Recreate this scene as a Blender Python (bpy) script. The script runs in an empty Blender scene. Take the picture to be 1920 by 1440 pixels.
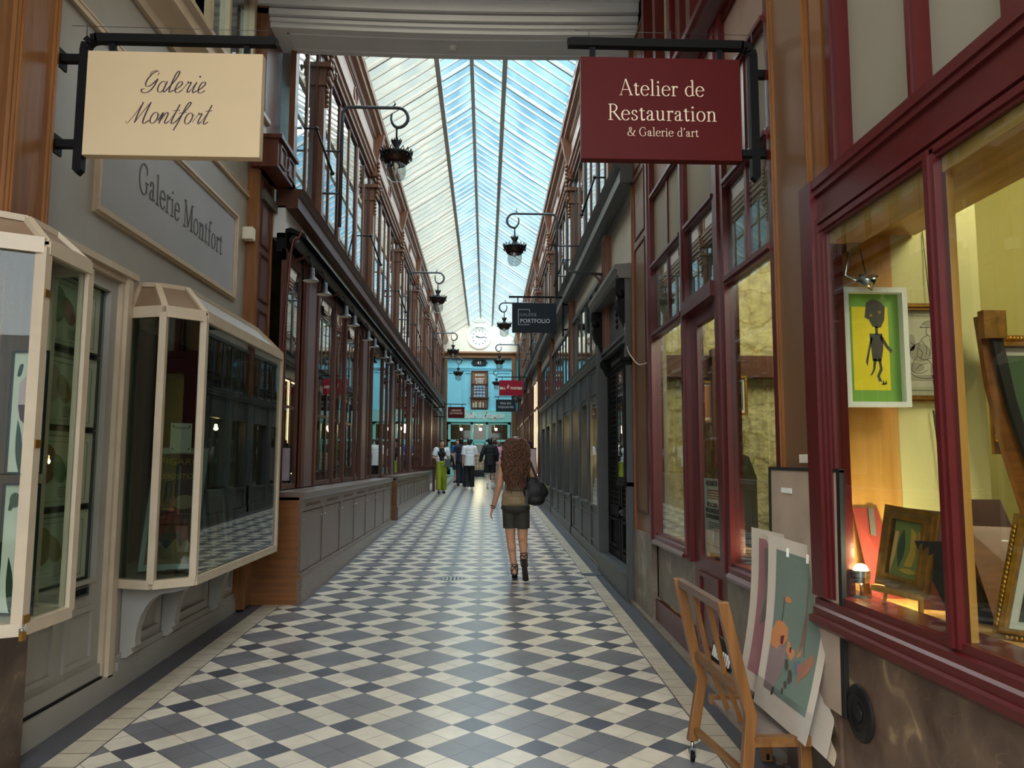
import bpy, bmesh, math, random
from mathutils import Vector, Matrix
random.seed(7)
SC = bpy.context.scene
COL = SC.collection
PI = math.pi

# ------------------------------------------------------------------ camera
FOCAL = 1450.0                       # in pixels of a 1920 wide frame
PITCH, YAW, ROLL = math.radians(5.828), math.radians(1.925), math.radians(0.2)
CAM_Z = 1.56
SLOPE = 0.0248                       # the passage floor climbs gently away from the entrance
def fz(y): return SLOPE * y
cf = Vector((math.sin(YAW)*math.cos(PITCH), math.cos(YAW)*math.cos(PITCH), math.sin(PITCH)))
cr = Vector((math.cos(YAW), -math.sin(YAW), 0)); cu = cr.cross(cf)
r2 = math.cos(ROLL)*cr + math.sin(ROLL)*cu; u2 = -math.sin(ROLL)*cr + math.cos(ROLL)*cu
cam_d = bpy.data.cameras.new('camera'); cam = bpy.data.objects.new('camera', cam_d); COL.objects.link(cam)
cam_d.sensor_width = 36; cam_d.lens = FOCAL/1920*36; cam_d.clip_start = 0.05; cam_d.clip_end = 300
cam.matrix_world = Matrix(((r2.x, u2.x, -cf.x, 0), (r2.y, u2.y, -cf.y, 0), (r2.z, u2.z, -cf.z, CAM_Z), (0, 0, 0, 1)))
SC.camera = cam
# ------------------------------------------------------------------ view, sky, lights
SC.view_settings.view_transform = 'Standard'; SC.view_settings.look = 'None'
SC.view_settings.gamma = 1.0; SC.view_settings.use_curve_mapping = False
SC.view_settings.exposure = 0.5
SC.cycles.use_denoising = True
SC.cycles.transparent_max_bounces = 24; SC.cycles.max_bounces = 8; SC.cycles.diffuse_bounces = 4; SC.cycles.glossy_bounces = 4
SC.cycles.transmission_bounces = 4; SC.cycles.sample_clamp_indirect = 6.0
SC.cycles.caustics_reflective = False; SC.cycles.caustics_refractive = False

def lin(c):
    out = []
    for v in c[:3]:
        v = v/255.0
        out.append(v/12.92 if v <= 0.04045 else ((v+0.055)/1.055)**2.4)
    return (*out, 1.0)

W = bpy.data.worlds.new('sky'); SC.world = W; W.use_nodes = True
nt = W.node_tree; nt.nodes.clear()
def wn(t, **k):
    n = nt.nodes.new(t)
    for a, b in k.items(): setattr(n, a, b)
    return n
wo = wn('ShaderNodeOutputWorld'); wb = wn('ShaderNodeBackground'); tc = wn('ShaderNodeTexCoord'); sx = wn('ShaderNodeSeparateXYZ')
nt.links.new(tc.outputs['Generated'], sx.inputs[0])
r1 = wn('ShaderNodeMapRange'); r1.inputs['From Min'].default_value = -0.45; r1.inputs['From Max'].default_value = 0.10
nt.links.new(sx.outputs['X'], r1.inputs['Value'])
m1 = wn('ShaderNodeMix', data_type='RGBA'); m1.inputs['A'].default_value = (0.84, 0.80, 0.67, 1); m1.inputs['B'].default_value = (0.30, 0.72, 0.98, 1)
nt.links.new(r1.outputs[0], m1.inputs['Factor'])
cn = wn('ShaderNodeTexNoise'); cn.inputs['Scale'].default_value = 2.2; cn.inputs['Detail'].default_value = 6
cr1 = wn('ShaderNodeMapRange'); cr1.inputs['From Min'].default_value = 0.52; cr1.inputs['From Max'].default_value = 0.8
nt.links.new(tc.outputs['Generated'], cn.inputs['Vector']); nt.links.new(cn.outputs['Fac'], cr1.inputs['Value'])
m2 = wn('ShaderNodeMix', data_type='RGBA'); m2.inputs['B'].default_value = (0.78, 0.90, 1.0, 1)
nt.links.new(cr1.outputs[0], m2.inputs['Factor']); nt.links.new(m1.outputs['Result'], m2.inputs['A'])
gz = wn('ShaderNodeMapRange'); gz.inputs['From Min'].default_value = -0.08; gz.inputs['From Max'].default_value = 0.05
nt.links.new(sx.outputs['Z'], gz.inputs['Value'])
m3 = wn('ShaderNodeMix', data_type='RGBA'); m3.inputs['A'].default_value = (0.16, 0.145, 0.125, 1)   # street and buildings below the horizon
nt.links.new(gz.outputs[0], m3.inputs['Factor']); nt.links.new(m2.outputs['Result'], m3.inputs['B'])
nt.links.new(m3.outputs['Result'], wb.inputs['Color']); wb.inputs['Strength'].default_value = 0.60
nt.links.new(wb.outputs[0], wo.inputs[0])

def area_light(name, loc, target, sx_, sy_, power, col):
    d = bpy.data.lights.new(name, 'AREA'); d.shape = 'RECTANGLE'; d.size = sx_; d.size_y = sy_; d.energy = power; d.color = lin(col)[:3]
    o = bpy.data.objects.new(name, d); COL.objects.link(o); o.location = loc
    o.rotation_euler = (Vector(target)-Vector(loc)).to_track_quat('-Z', 'Y').to_euler(); return o
def point_light(name, loc, power, col, r=0.03):
    d = bpy.data.lights.new(name, 'POINT'); d.energy = power; d.color = lin(col)[:3]; d.shadow_soft_size = r
    o = bpy.data.objects.new(name, d); COL.objects.link(o); o.location = loc; return o
# daylight falling through the long glass roof, and through the street entrance behind the camera
sun_d = bpy.data.lights.new('roof_daylight', 'SUN'); sun_d.energy = 13.0; sun_d.angle = math.radians(150); sun_d.color = (0.90, 0.96, 1.0)
sun = bpy.data.objects.new('roof_daylight', sun_d); COL.objects.link(sun); sun.location = (-.3, 20, 14); sun.rotation_euler = (math.radians(8), 0, 0)
area_light('entrance_daylight', (-0.4, -1.4, 3.0), (-0.4, 6, 3.2), 3.4, 4.5, 42, (255, 250, 244))

# ------------------------------------------------------------------ mesh helpers
class MB:
    def __init__(s): s.v = []; s.f = []; s.sm = []
    def add(s, vs, fs, smooth=False):
        n = len(s.v); s.v += [tuple(v) for v in vs]
        for f in fs: s.f.append(tuple(i+n for i in f)); s.sm.append(smooth)
        return s
    def box(s, x0, y0, z0, x1, y1, z1):
        if x0 > x1: x0, x1 = x1, x0
        if y0 > y1: y0, y1 = y1, y0
        if z0 > z1: z0, z1 = z1, z0
        return s.add([(x0,y0,z0),(x1,y0,z0),(x1,y1,z0),(x0,y1,z0),(x0,y0,z1),(x1,y0,z1),(x1,y1,z1),(x0,y1,z1)],
                     [(0,3,2,1),(4,5,6,7),(0,1,5,4),(1,2,6,5),(2,3,7,6),(3,0,4,7)])
    def beam(s, p, q, w, h, up=(0,0,1)):
        p, q = Vector(p), Vector(q); d = (q-p).normalized(); u = Vector(up)
        if abs(d.dot(u)) > 0.98: u = Vector((0,1,0))
        a = d.cross(u).normalized()*(w/2); b = a.cross(d).normalized()*(h/2)
        vs = [p-a-b, p+a-b, p+a+b, p-a+b, q-a-b, q+a-b, q+a+b, q-a+b]
        return s.add(vs, [(0,3,2,1),(4,5,6,7),(0,1,5,4),(1,2,6,5),(2,3,7,6),(3,0,4,7)])
    def tube(s, pts, r, n=8, cap=True):
        pts = [Vector(p) for p in pts]; m = len(pts); rs = r if isinstance(r, (list, tuple)) else [r]*m
        vs = []; t0 = (pts[1]-pts[0]).normalized(); ref = Vector((0,0,1)) if abs(t0.z) < 0.9 else Vector((1,0,0))
        a = t0.cross(ref).normalized()
        for i, p in enumerate(pts):
            t = (pts[min(i+1,m-1)]-pts[max(i-1,0)]).normalized()
            a = (a - t*a.dot(t)); a = a.normalized() if a.length > 1e-6 else t.orthogonal().normalized()
            b = t.cross(a)
            for k in range(n):
                th = 2*PI*k/n; vs.append(p + (a*math.cos(th)+b*math.sin(th))*rs[i])
        fs = [(i*n+k, i*n+(k+1)%n, (i+1)*n+(k+1)%n, (i+1)*n+k) for i in range(m-1) for k in range(n)]
        s.add(vs, fs, True)
        if cap:
            n0 = len(s.v)-m*n
            s.f.append(tuple(n0+k for k in range(n))[::-1]); s.sm.append(False)
            s.f.append(tuple(n0+(m-1)*n+k for k in range(n))); s.sm.append(False)
        return s
    def lathe(s, prof, c=(0,0,0), n=16, smooth=True, axis='z'):
        c = Vector(c); vs = []
        for r, z in prof:
            for k in range(n):
                th = 2*PI*k/n; x, y = r*math.cos(th), r*math.sin(th)
                vs.append(c + (Vector((x,y,z)) if axis == 'z' else Vector((z,x,y)) if axis == 'x' else Vector((x,z,y))))
        m = len(prof)
        s.add(vs, [(i*n+k, i*n+(k+1)%n, (i+1)*n+(k+1)%n, (i+1)*n+k) for i in range(m-1) for k in range(n)], smooth)
        return s
    def prism(s, poly, axis, a, b):
        n = len(poly)
        def P(u, v, w): return {'x': (w,u,v), 'y': (u,w,v), 'z': (u,v,w)}[axis]
        vs = [P(u,v,a) for u,v in poly]+[P(u,v,b) for u,v in poly]
        return s.add(vs, [tuple(range(n))[::-1], tuple(range(n,2*n))]+[(i,(i+1)%n,n+(i+1)%n,n+i) for i in range(n)])
    def ball(s, c, r, n=12, m=8):
        r = r if isinstance(r, (tuple, list)) else (r,r,r); c = Vector(c); vs = [c+Vector((0,0,-r[2]))]; 
        for i in range(1,m):
            ph = -PI/2+PI*i/m
            for k in range(n):
                th = 2*PI*k/n; vs.append(c+Vector((r[0]*math.cos(ph)*math.cos(th), r[1]*math.cos(ph)*math.sin(th), r[2]*math.sin(ph))))
        vs.append(c+Vector((0,0,r[2]))); L = len(vs)-1
        fs = [(0,1+(k+1)%n,1+k) for k in range(n)]
        fs += [(1+i*n+k,1+i*n+(k+1)%n,1+(i+1)*n+(k+1)%n,1+(i+1)*n+k) for i in range(m-2) for k in range(n)]
        fs += [(1+(m-2)*n+k,1+(m-2)*n+(k+1)%n,L) for k in range(n)]
        return s.add(vs, fs, True)
    def quad(s, a, b, c, d): return s.add([a,b,c,d], [(0,1,2,3)])
    def slab(s, pts, off):                      # a polygon given a thickness vector
        off = Vector(off); n = len(pts); p = [Vector(q) for q in pts]
        return s.add(p+[q+off for q in p], [tuple(range(n))[::-1], tuple(range(n,2*n))]+[(i,(i+1)%n,n+(i+1)%n,n+i) for i in range(n)])
    def frame_yz(s, x0, x1, y0, z0, y1, z1, t):     # rectangular frame in a plane of constant x
        s.box(x0,y0,z0,x1,y1,z0+t); s.box(x0,y0,z1-t,x1,y1,z1); s.box(x0,y0,z0+t,x1,y0+t,z1-t); return s.box(x0,y1-t,z0+t,x1,y1,z1-t)
    def frame_xz(s, y0, y1, x0, z0, x1, z1, t):
        s.box(x0,y0,z0,x1,y1,z0+t); s.box(x0,y0,z1-t,x1,y1,z1); s.box(x0,y0,z0+t,x0+t,y1,z1-t); return s.box(x1-t,y0,z0+t,x1,y1,z1-t)
    def mesh(s, name):
        me = bpy.data.meshes.new(name); me.from_pydata(s.v, [], s.f)
        me.polygons.foreach_set('use_smooth', s.sm)
        bm = bmesh.new(); bm.from_mesh(me); bmesh.ops.recalc_face_normals(bm, faces=bm.faces); bm.to_mesh(me); bm.free()
        return me
    def build(s, name, mat, parent=None, bevel=0):
        me = s.mesh(name); me.materials.append(mat); o = bpy.data.objects.new(name, me); COL.objects.link(o)
        if parent is not None: attach(o, parent)
        if bevel:
            m = o.modifiers.new('bevel', 'BEVEL'); m.width = bevel; m.segments = 2; m.limit_method = 'ANGLE'
        return o
def pieces(name, mat, parent, boxes):          # every box a mesh of its own
    return [MB().box(*b).build(name, mat, parent) for b in boxes]
def root_matrix(o):
    m = Matrix.Translation(o.location) @ o.rotation_euler.to_matrix().to_4x4()
    return (root_matrix(o.parent) @ o.matrix_parent_inverse @ m) if o.parent else m
def attach(o, parent):
    o.parent = parent; o.matrix_parent_inverse = root_matrix(parent).inverted()
def tag(o, label, cat, group=None):
    o['label'] = label; o['category'] = cat
    if group: o['group'] = group
    return o
def thing(name, label, cat, loc=(0,0,0), group=None, parent=None):
    o = bpy.data.objects.new(name, None); COL.objects.link(o); o.location = loc; o.empty_display_size = 0.1
    return tag(o, label, cat, group)
def struct(name, loc=(0,0,0)):
    o = bpy.data.objects.new(name, None); COL.objects.link(o); o.location = loc; o['kind'] = 'structure'; return o
def st(o): o['kind'] = 'structure'; return o
def copy_tree(o, parent=None):
    c = o.copy(); COL.objects.link(c)
    if parent is not None: c.parent = parent
    for ch in list(o.children): copy_tree(ch, c)
    return c
def clone(o, delta, label=None, group=None):
    c = copy_tree(o); c.location = Vector(o.location)+Vector(delta)
    if label: c['label'] = label
    if group: c['group'] = group
    return c
def catmull(pts, n=8, closed=False):
    P = [Vector(p) for p in pts]; out = []; m = len(P)
    for i in range(m-1):
        p0 = P[max(i-1,0)]; p1 = P[i]; p2 = P[i+1]; p3 = P[min(i+2,m-1)]
        for k in range(n):
            t = k/n; out.append(0.5*((2*p1)+(p2-p0)*t+(2*p0-5*p1+4*p2-p3)*t*t+(3*p1-p0-3*p2+p3)*t**3))
    out.append(P[-1]); return out
ORD = ['first','second','third','fourth','fifth','sixth','seventh','eighth','ninth','tenth','eleventh','twelfth','thirteenth','fourteenth','fifteenth','sixteenth','seventeenth','eighteenth']

# ------------------------------------------------------------------ materials
def newmat(name):
    m = bpy.data.materials.new(name); m.use_nodes = True; return m, m.node_tree, m.node_tree.nodes['Principled BSDF']
def coords(t, scale=(1,1,1), rot=(0,0,0)):
    c = t.nodes.new('ShaderNodeTexCoord'); mp = t.nodes.new('ShaderNodeMapping')
    mp.inputs['Scale'].default_value = scale; mp.inputs['Rotation'].default_value = rot
    t.links.new(c.outputs['Object'], mp.inputs['Vector']); return mp.outputs[0]
def pm(name, col, rough=0.5, metal=0.0, var=0.12, vs=6.0, bump=0.0, bs=60.0, stretch=(1,1,1), spec=0.5, coat=0.0, col2=None):
    m, t, b = newmat(name)
    b.inputs['Roughness'].default_value = rough; b.inputs['Metallic'].default_value = metal; b.inputs['Specular IOR Level'].default_value = spec
    if coat: b.inputs['Coat Weight'].default_value = coat; b.inputs['Coat Roughness'].default_value = 0.15
    v = coords(t, stretch); n = t.nodes.new('ShaderNodeTexNoise'); n.inputs['Scale'].default_value = vs; n.inputs['Detail'].default_value = 5
    t.links.new(v, n.inputs['Vector'])
    mx = t.nodes.new('ShaderNodeMix'); mx.data_type = 'RGBA'; c = lin(col)
    mx.inputs['A'].default_value = (*[x*(1-var) for x in c[:3]],1); mx.inputs['B'].default_value = lin(col2) if col2 else (*[min(1,x*(1+var)) for x in c[:3]],1)
    mr = t.nodes.new('ShaderNodeMapRange'); mr.inputs['From Min'].default_value = 0.3; mr.inputs['From Max'].default_value = 0.7
    t.links.new(n.outputs['Fac'], mr.inputs['Value']); t.links.new(mr.outputs[0], mx.inputs['Factor']); t.links.new(mx.outputs['Result'], b.inputs['Base Color'])
    if bump:
        n2 = t.nodes.new('ShaderNodeTexNoise'); n2.inputs['Scale'].default_value = bs; t.links.new(v, n2.inputs['Vector'])
        bp = t.nodes.new('ShaderNodeBump'); bp.inputs['Strength'].default_value = bump; bp.inputs['Distance'].default_value = 0.01
        t.links.new(n2.outputs['Fac'], bp.inputs['Height']); t.links.new(bp.outputs[0], b.inputs['Normal'])
    return m
def wood(name, c1, c2, rough=0.4, axis='z', sc=1.0, coat=0.2):
    st_ = {'z': (14*sc,14*sc,0.9*sc), 'y': (14*sc,0.9*sc,14*sc), 'x': (0.9*sc,14*sc,14*sc)}[axis]
    return pm(name, c1, rough, 0, 0.1, 2.5, 0.05, 30, st_, 0.4, coat, c2)
def glass(name, tint=(255,255,255), rough=0.0, ior=1.5, clear=0.96, boost=1.0):
    m = bpy.data.materials.new(name); m.use_nodes = True; t = m.node_tree; t.nodes.clear()
    o = t.nodes.new('ShaderNodeOutputMaterial'); tr = t.nodes.new('ShaderNodeBsdfTransparent'); gl = t.nodes.new('ShaderNodeBsdfGlossy')
    c = lin(tint); tr.inputs[0].default_value = (*[x*clear for x in c[:3]],1); gl.inputs['Roughness'].default_value = rough
    gl.inputs['Color'].default_value = (1,1,1,1)
    fr = t.nodes.new('ShaderNodeLayerWeight'); fr.inputs['Blend'].default_value = 0.5
    pw = t.nodes.new('ShaderNodeMath'); pw.operation = 'POWER'; pw.inputs[1].default_value = 4.0
    f0 = ((ior-1)/(ior+1))**2; mu = t.nodes.new('ShaderNodeMapRange'); mu.inputs['To Min'].default_value = min(1,f0*boost); mu.inputs['To Max'].default_value = min(1,0.7*boost)
    t.links.new(fr.outputs['Facing'], pw.inputs[0])
    mx = t.nodes.new('ShaderNodeMixShader'); t.links.new(pw.outputs[0], mu.inputs['Value']); t.links.new(mu.outputs[0], mx.inputs[0])
    t.links.new(tr.outputs[0], mx.inputs[1]); t.links.new(gl.outputs[0], mx.inputs[2]); t.links.new(mx.outputs[0], o.inputs[0])
    return m
def roofglass(name, tint, white, dirt):
    m = bpy.data.materials.new(name); m.use_nodes = True; t = m.node_tree; t.nodes.clear()
    o = t.nodes.new('ShaderNodeOutputMaterial'); tr = t.nodes.new('ShaderNodeBsdfTransparent'); tl = t.nodes.new('ShaderNodeBsdfTranslucent')
    tr.inputs[0].default_value = lin(tint); tl.inputs[0].default_value = lin(white)
    v = coords(t, (1.3,0.5,1.3)); n = t.nodes.new('ShaderNodeTexNoise'); n.inputs['Scale'].default_value = 1.6; n.inputs['Detail'].default_value = 8
    t.links.new(v, n.inputs['Vector'])
    mr = t.nodes.new('ShaderNodeMapRange'); mr.inputs['From Min'].default_value = 0.35; mr.inputs['From Max'].default_value = 0.65
    mr.inputs['To Min'].default_value = dirt[0]; mr.inputs['To Max'].default_value = dirt[1]
    t.links.new(n.outputs['Fac'], mr.inputs['Value'])
    mx = t.nodes.new('ShaderNodeMixShader'); t.links.new(mr.outputs[0], mx.inputs[0]); t.links.new(tr.outputs[0], mx.inputs[1]); t.links.new(tl.outputs[0], mx.inputs[2])
    t.links.new(mx.outputs[0], o.inputs[0]); return m
def emit(name, col, s):
    m = bpy.data.materials.new(name); m.use_nodes = True; t = m.node_tree; t.nodes.clear()
    o = t.nodes.new('ShaderNodeOutputMaterial'); e = t.nodes.new('ShaderNodeEmission'); e.inputs[0].default_value = lin(col); e.inputs[1].default_value = s
    t.links.new(e.outputs[0], o.inputs[0]); return m

M = {}
M['greypaint'] = pm('grey_beige_paint', (154,149,141), 0.42, var=0.06, vs=3, bump=0.03, bs=25)
M['creamtrim'] = pm('cream_trim_paint', (188,170,146), 0.42, var=0.07, vs=8)
M['greywall'] = pm('pale_grey_plaster', (156,156,160), 0.6, var=0.07, vs=2, bump=0.03)
M['soffit'] = pm('soffit_white_paint', (212,214,216), 0.6, var=0.04, vs=2)
M['mahog'] = wood('mahogany', (70,30,17), (96,46,27), 0.45, coat=0.0)
M['mahogy'] = wood('mahogany_long', (66,32,20), (88,48,30), 0.45, 'y', coat=0.0)
M['mauve'] = pm('mauve_grey_paint', (102,78,80), 0.4, var=0.08)
M['brownpaint'] = pm('pilaster_brown_paint', (112,82,56), 0.42, var=0.06, vs=4)
M['oak'] = wood('golden_oak', (116,72,28), (138,88,40), 0.38)
M['oaky'] = wood('golden_oak_long', (122,78,36), (146,98,50), 0.4, 'y')
M['walnut'] = wood('grey_weathered_walnut', (92,70,60), (112,86,75), 0.38, 'z', 2.0)
M['walnuty'] = wood('grey_weathered_walnut_long', (96,76,68), (116,94,84), 0.36, 'y', 2.0)
M['sideoak'] = wood('dark_oak_side', (104,62,26), (130,80,36), 0.4, 'x', 0.7)
M['redpaint'] = pm('oxblood_gloss_paint', (80,24,24), 0.3, var=0.08, vs=10, bump=0.04, bs=30, spec=.35, coat=0.1)
M['greypanel'] = pm('grey_panel_cloth', (142,137,124), 0.7, var=0.06, vs=2)
M['darkgrey'] = pm('anthracite_paint', (62,64,64), 0.42, var=0.08)
M['nearblack'] = pm('black_paint', (13,13,14), 0.6, var=0.1, spec=.15)
M['iron'] = pm('black_iron', (20,20,22), 0.45, metal=0.3, var=0.15, bump=0.05)
M['greyiron'] = pm('worn_grey_iron', (74,78,82), 0.4, metal=0.5, var=0.15)
M['copper'] = pm('aged_copper', (66,42,32), 0.45, metal=0.7, var=0.25, vs=20)
M['roofbar'] = pm('roof_bar_paint', (168,166,158), 0.5, var=0.06)
M['brownwood'] = wood('upper_floor_brown_wood', (104,66,46), (130,86,60), 0.45)
M['brownwoody'] = wood('upper_floor_brown_moulding', (116,76,54), (142,96,70), 0.45, 'y')
M['pinkfrieze'] = pm('pinkish_frieze_paint', (186,162,150), 0.55, var=0.06)
M['beigefascia'] = pm('beige_fascia_paint', (172,162,144), 0.5, var=0.08, vs=3)
M['rackoak'] = wood('rack_oak', (108,68,28), (130,86,42), 0.4)
M['rackoaky'] = wood('rack_oak_long', (108,68,30), (130,88,44), 0.4, 'y')
M['cream'] = pm('cream_sign_board', (208,184,148), 0.55, var=0.02, spec=.2)
M['burgundy'] = pm('burgundy_sign_board', (84,23,23), 0.5, var=0.03, spec=.12)
M['slateboard'] = pm('slate_sign_board', (38,43,49), 0.55, var=0.03, spec=.15)
M['crimson'] = pm('crimson_sign_board', (146,28,46), 0.55, var=0.03, spec=.15)
M['inkplum'] = pm('plum_ink', (58,34,44), 0.5, var=0)
M['lettercream'] = pm('cream_lettering', (240,222,196), 0.5, var=0)
M['greyletter'] = pm('grey_lettering', (72,70,72), 0.55, var=0.05)
M['white'] = pm('white_paint', (232,230,224), 0.5, var=0.02)
M['paper'] = pm('white_paper', (222,214,196), 0.65, var=0.03)
M['black'] = pm('flat_black', (14,14,15), 0.55, var=0)
M['dark'] = pm('dark_interior', (20,18,17), 0.8, var=0.2)  # near-black; on shop room walls the gloom is put into the colour
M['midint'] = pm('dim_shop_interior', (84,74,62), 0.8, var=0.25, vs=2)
M['curtain'] = pm('white_window_blind', (206,206,200), 0.8, var=0.06, stretch=(1,12,1))  # pale blind backing, its colour also carries the roof's white reflections
M['chrome'] = pm('brushed_steel', (190,190,190), 0.2, metal=1.0, var=0)
M['brass'] = pm('worn_brass', (176,132,62), 0.3, metal=0.9, var=0.15)
M['gold'] = pm('gilt_frame', (176,124,42), 0.32, metal=0.75, var=0.3, vs=25, bump=0.1)
M['agedpaper'] = pm('sleeved_sheet_paper', (178,166,152), 0.6, var=0.04)
M['lightmahog'] = wood('brown_pilaster_wood', (112,70,36), (136,90,50), 0.4)
M['golddark'] = pm('dark_gilt_frame', (146,104,44), 0.38, metal=0.6, var=0.35, vs=25, bump=0.15)
M['pine'] = wood('golden_pine_board', (196,138,62), (214,160,84), 0.5, 'z', 0.6)
M['piney'] = wood('golden_pine_shelf', (190,140,74), (210,162,96), 0.5, 'y', 0.6)
M['yellowwall'] = pm('yellow_plaster', (212,202,142), 0.8, var=0.05, vs=2)  # plain yellow cream plaster of the display wall
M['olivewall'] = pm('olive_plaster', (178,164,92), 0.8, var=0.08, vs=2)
M['pane'] = glass('shop_glass', (238,244,240))
M['refl'] = glass('old_reflective_glass', (225,235,228), boost=1.7, ior=1.6, clear=0.9)
M['bayglass'] = glass('bay_window_glass', (214,226,220), boost=1.6, ior=1.6, clear=0.85)
M['doorglass'] = glass('clear_door_glass', (240,246,242), boost=.45)
M['upglass'] = glass('upper_window_glass', (225,235,238), boost=2.2, ior=1.7, clear=0.85)
M['green_glass'] = glass('greenish_shelf_glass', (190,220,205))
M['lampglass'] = glass('lantern_glass', (236,238,236), boost=4.0, clear=.9)
M['roofL'] = roofglass('dusty_roof_glass', (246,244,234), (150,145,128), (0.22,0.5))
M['roofR'] = roofglass('clear_roof_glass', (236,250,255), (180,204,216), (0.02,0.2))
M['roofN'] = roofglass('warm_dimming_lay_light', (206,198,184), (166,157,143), (0.25,0.45))  # unseen pane, tinted to warm and weaken the daylight below it
M['roofT'] = roofglass('ridge_roof_glass', (228,248,255), (180,204,216), (0.02,0.2))
M['bulb'] = emit('warm_lamp_bulb', (255,222,160), 30)
M['led'] = emit('led_strip', (255,226,170), 3)
M['turq'] = pm('turquoise_paint', (152,226,218), 0.45, var=0.04)
M['skyblue'] = pm('sky_blue_paint', (146,220,236), 0.45, var=0.04)
M['gable'] = pm('gable_white_stucco', (232,228,212), 0.7, var=0.03)
M['skin'] = pm('skin', (198,146,116), 0.5, var=0.05)
M['skin2'] = pm('skin_light', (222,176,150), 0.5, var=0.05)

def marble(name, base, vein, dark):
    m, t, b = newmat(name); b.inputs['Roughness'].default_value = 0.38
    v = coords(t, (1,1,1)); n = t.nodes.new('ShaderNodeTexNoise'); n.inputs['Scale'].default_value = 3.5; n.inputs['Detail'].default_value = 9; n.inputs['Distortion'].default_value = 1.2
    t.links.new(v, n.inputs['Vector']); r = t.nodes.new('ShaderNodeValToRGB'); t.links.new(n.outputs['Fac'], r.inputs[0])
    e = r.color_ramp.elements; e[0].position = 0.3; e[0].color = lin(dark); e[1].position = 0.62; e[1].color = lin(base)
    e2 = e.new(0.7); e2.color = lin(vein); e3 = e.new(0.78); e3.color = lin(base)
    w = t.nodes.new('ShaderNodeTexVoronoi'); w.feature = 'DISTANCE_TO_EDGE'; w.inputs['Scale'].default_value = 3.0
    n3 = t.nodes.new('ShaderNodeTexNoise'); n3.inputs['Scale'].default_value = 4; t.links.new(v, n3.inputs['Vector'])
    va = t.nodes.new('ShaderNodeVectorMath'); va.operation = 'ADD'; t.links.new(v, va.inputs[0]); t.links.new(n3.outputs['Color'], va.inputs[1]); t.links.new(va.outputs[0], w.inputs['Vector'])
    mr = t.nodes.new('ShaderNodeMapRange'); mr.inputs['From Min'].default_value = 0.0; mr.inputs['From Max'].default_value = 0.012; mr.inputs['To Min'].default_value = 0.22; mr.inputs['To Max'].default_value = 0
    t.links.new(w.outputs['Distance'], mr.inputs['Value']); mx = t.nodes.new('ShaderNodeMix'); mx.data_type = 'RGBA'
    t.links.new(mr.outputs[0], mx.inputs['Factor']); t.links.new(r.outputs[0], mx.inputs['A']); mx.inputs['B'].default_value = lin(vein)
    t.links.new(mx.outputs['Result'], b.inputs['Base Color']); return m
M['marble'] = marble('brown_faux_marble', (104,84,68), (156,132,98), (62,44,36))
M['greymarble'] = marble('grey_faux_marble', (124,112,98), (158,142,120), (92,78,66))
def stone_wall():
    m, t, b = newmat('rough_stone_wall'); b.inputs['Roughness'].default_value = 0.9
    v = coords(t, (1,1,1), (PI/2,0,0)); n = t.nodes.new('ShaderNodeTexNoise'); n.inputs['Scale'].default_value = 3; n.inputs['Detail'].default_value = 4
    t.links.new(v, n.inputs['Vector']); va = t.nodes.new('ShaderNodeMix'); va.data_type = 'RGBA'; va.inputs['Factor'].default_value = 0.3
    t.links.new(v, va.inputs['A']); t.links.new(n.outputs['Color'], va.inputs['B'])
    k = t.nodes.new('ShaderNodeTexBrick'); k.inputs['Scale'].default_value = 1.6; k.inputs['Mortar Size'].default_value = 0.02; k.inputs['Mortar Smooth'].default_value = 1.0; k.offset_frequency = 3; k.squash = 1.4; k.squash_frequency = 2
    k.inputs['Color1'].default_value = lin((192,184,142)); k.inputs['Color2'].default_value = lin((172,160,116)); k.inputs['Mortar'].default_value = lin((150,134,84)); k.inputs['Brick Width'].default_value = 0.6; k.inputs['Row Height'].default_value = 0.3
    t.links.new(va.outputs['Result'], k.inputs['Vector'])
    n2 = t.nodes.new('ShaderNodeTexNoise'); n2.inputs['Scale'].default_value = 14; n2.inputs['Detail'].default_value = 8; t.links.new(v, n2.inputs['Vector'])
    mx = t.nodes.new('ShaderNodeMix'); mx.data_type = 'RGBA'; mx.blend_type = 'MULTIPLY'; mx.inputs['Factor'].default_value = 0.7
    mr = t.nodes.new('ShaderNodeMapRange'); mr.inputs['From Min'].default_value = 0.3; mr.inputs['From Max'].default_value = 0.6; mr.inputs['To Min'].default_value = 0.45
    t.links.new(n2.outputs['Fac'], mr.inputs['Value']); t.links.new(k.outputs['Color'], mx.inputs['A']); t.links.new(mr.outputs[0], mx.inputs['B'])
    t.links.new(mx.outputs['Result'], b.inputs['Base Color'])
    bp = t.nodes.new('ShaderNodeBump'); bp.inputs['Strength'].default_value = 0.8; bp.inputs['Distance'].default_value = 0.04; t.links.new(n2.outputs['Fac'], bp.inputs['Height']); t.links.new(bp.outputs[0], b.inputs['Normal'])
    return m
M['stone'] = stone_wall()

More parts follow.
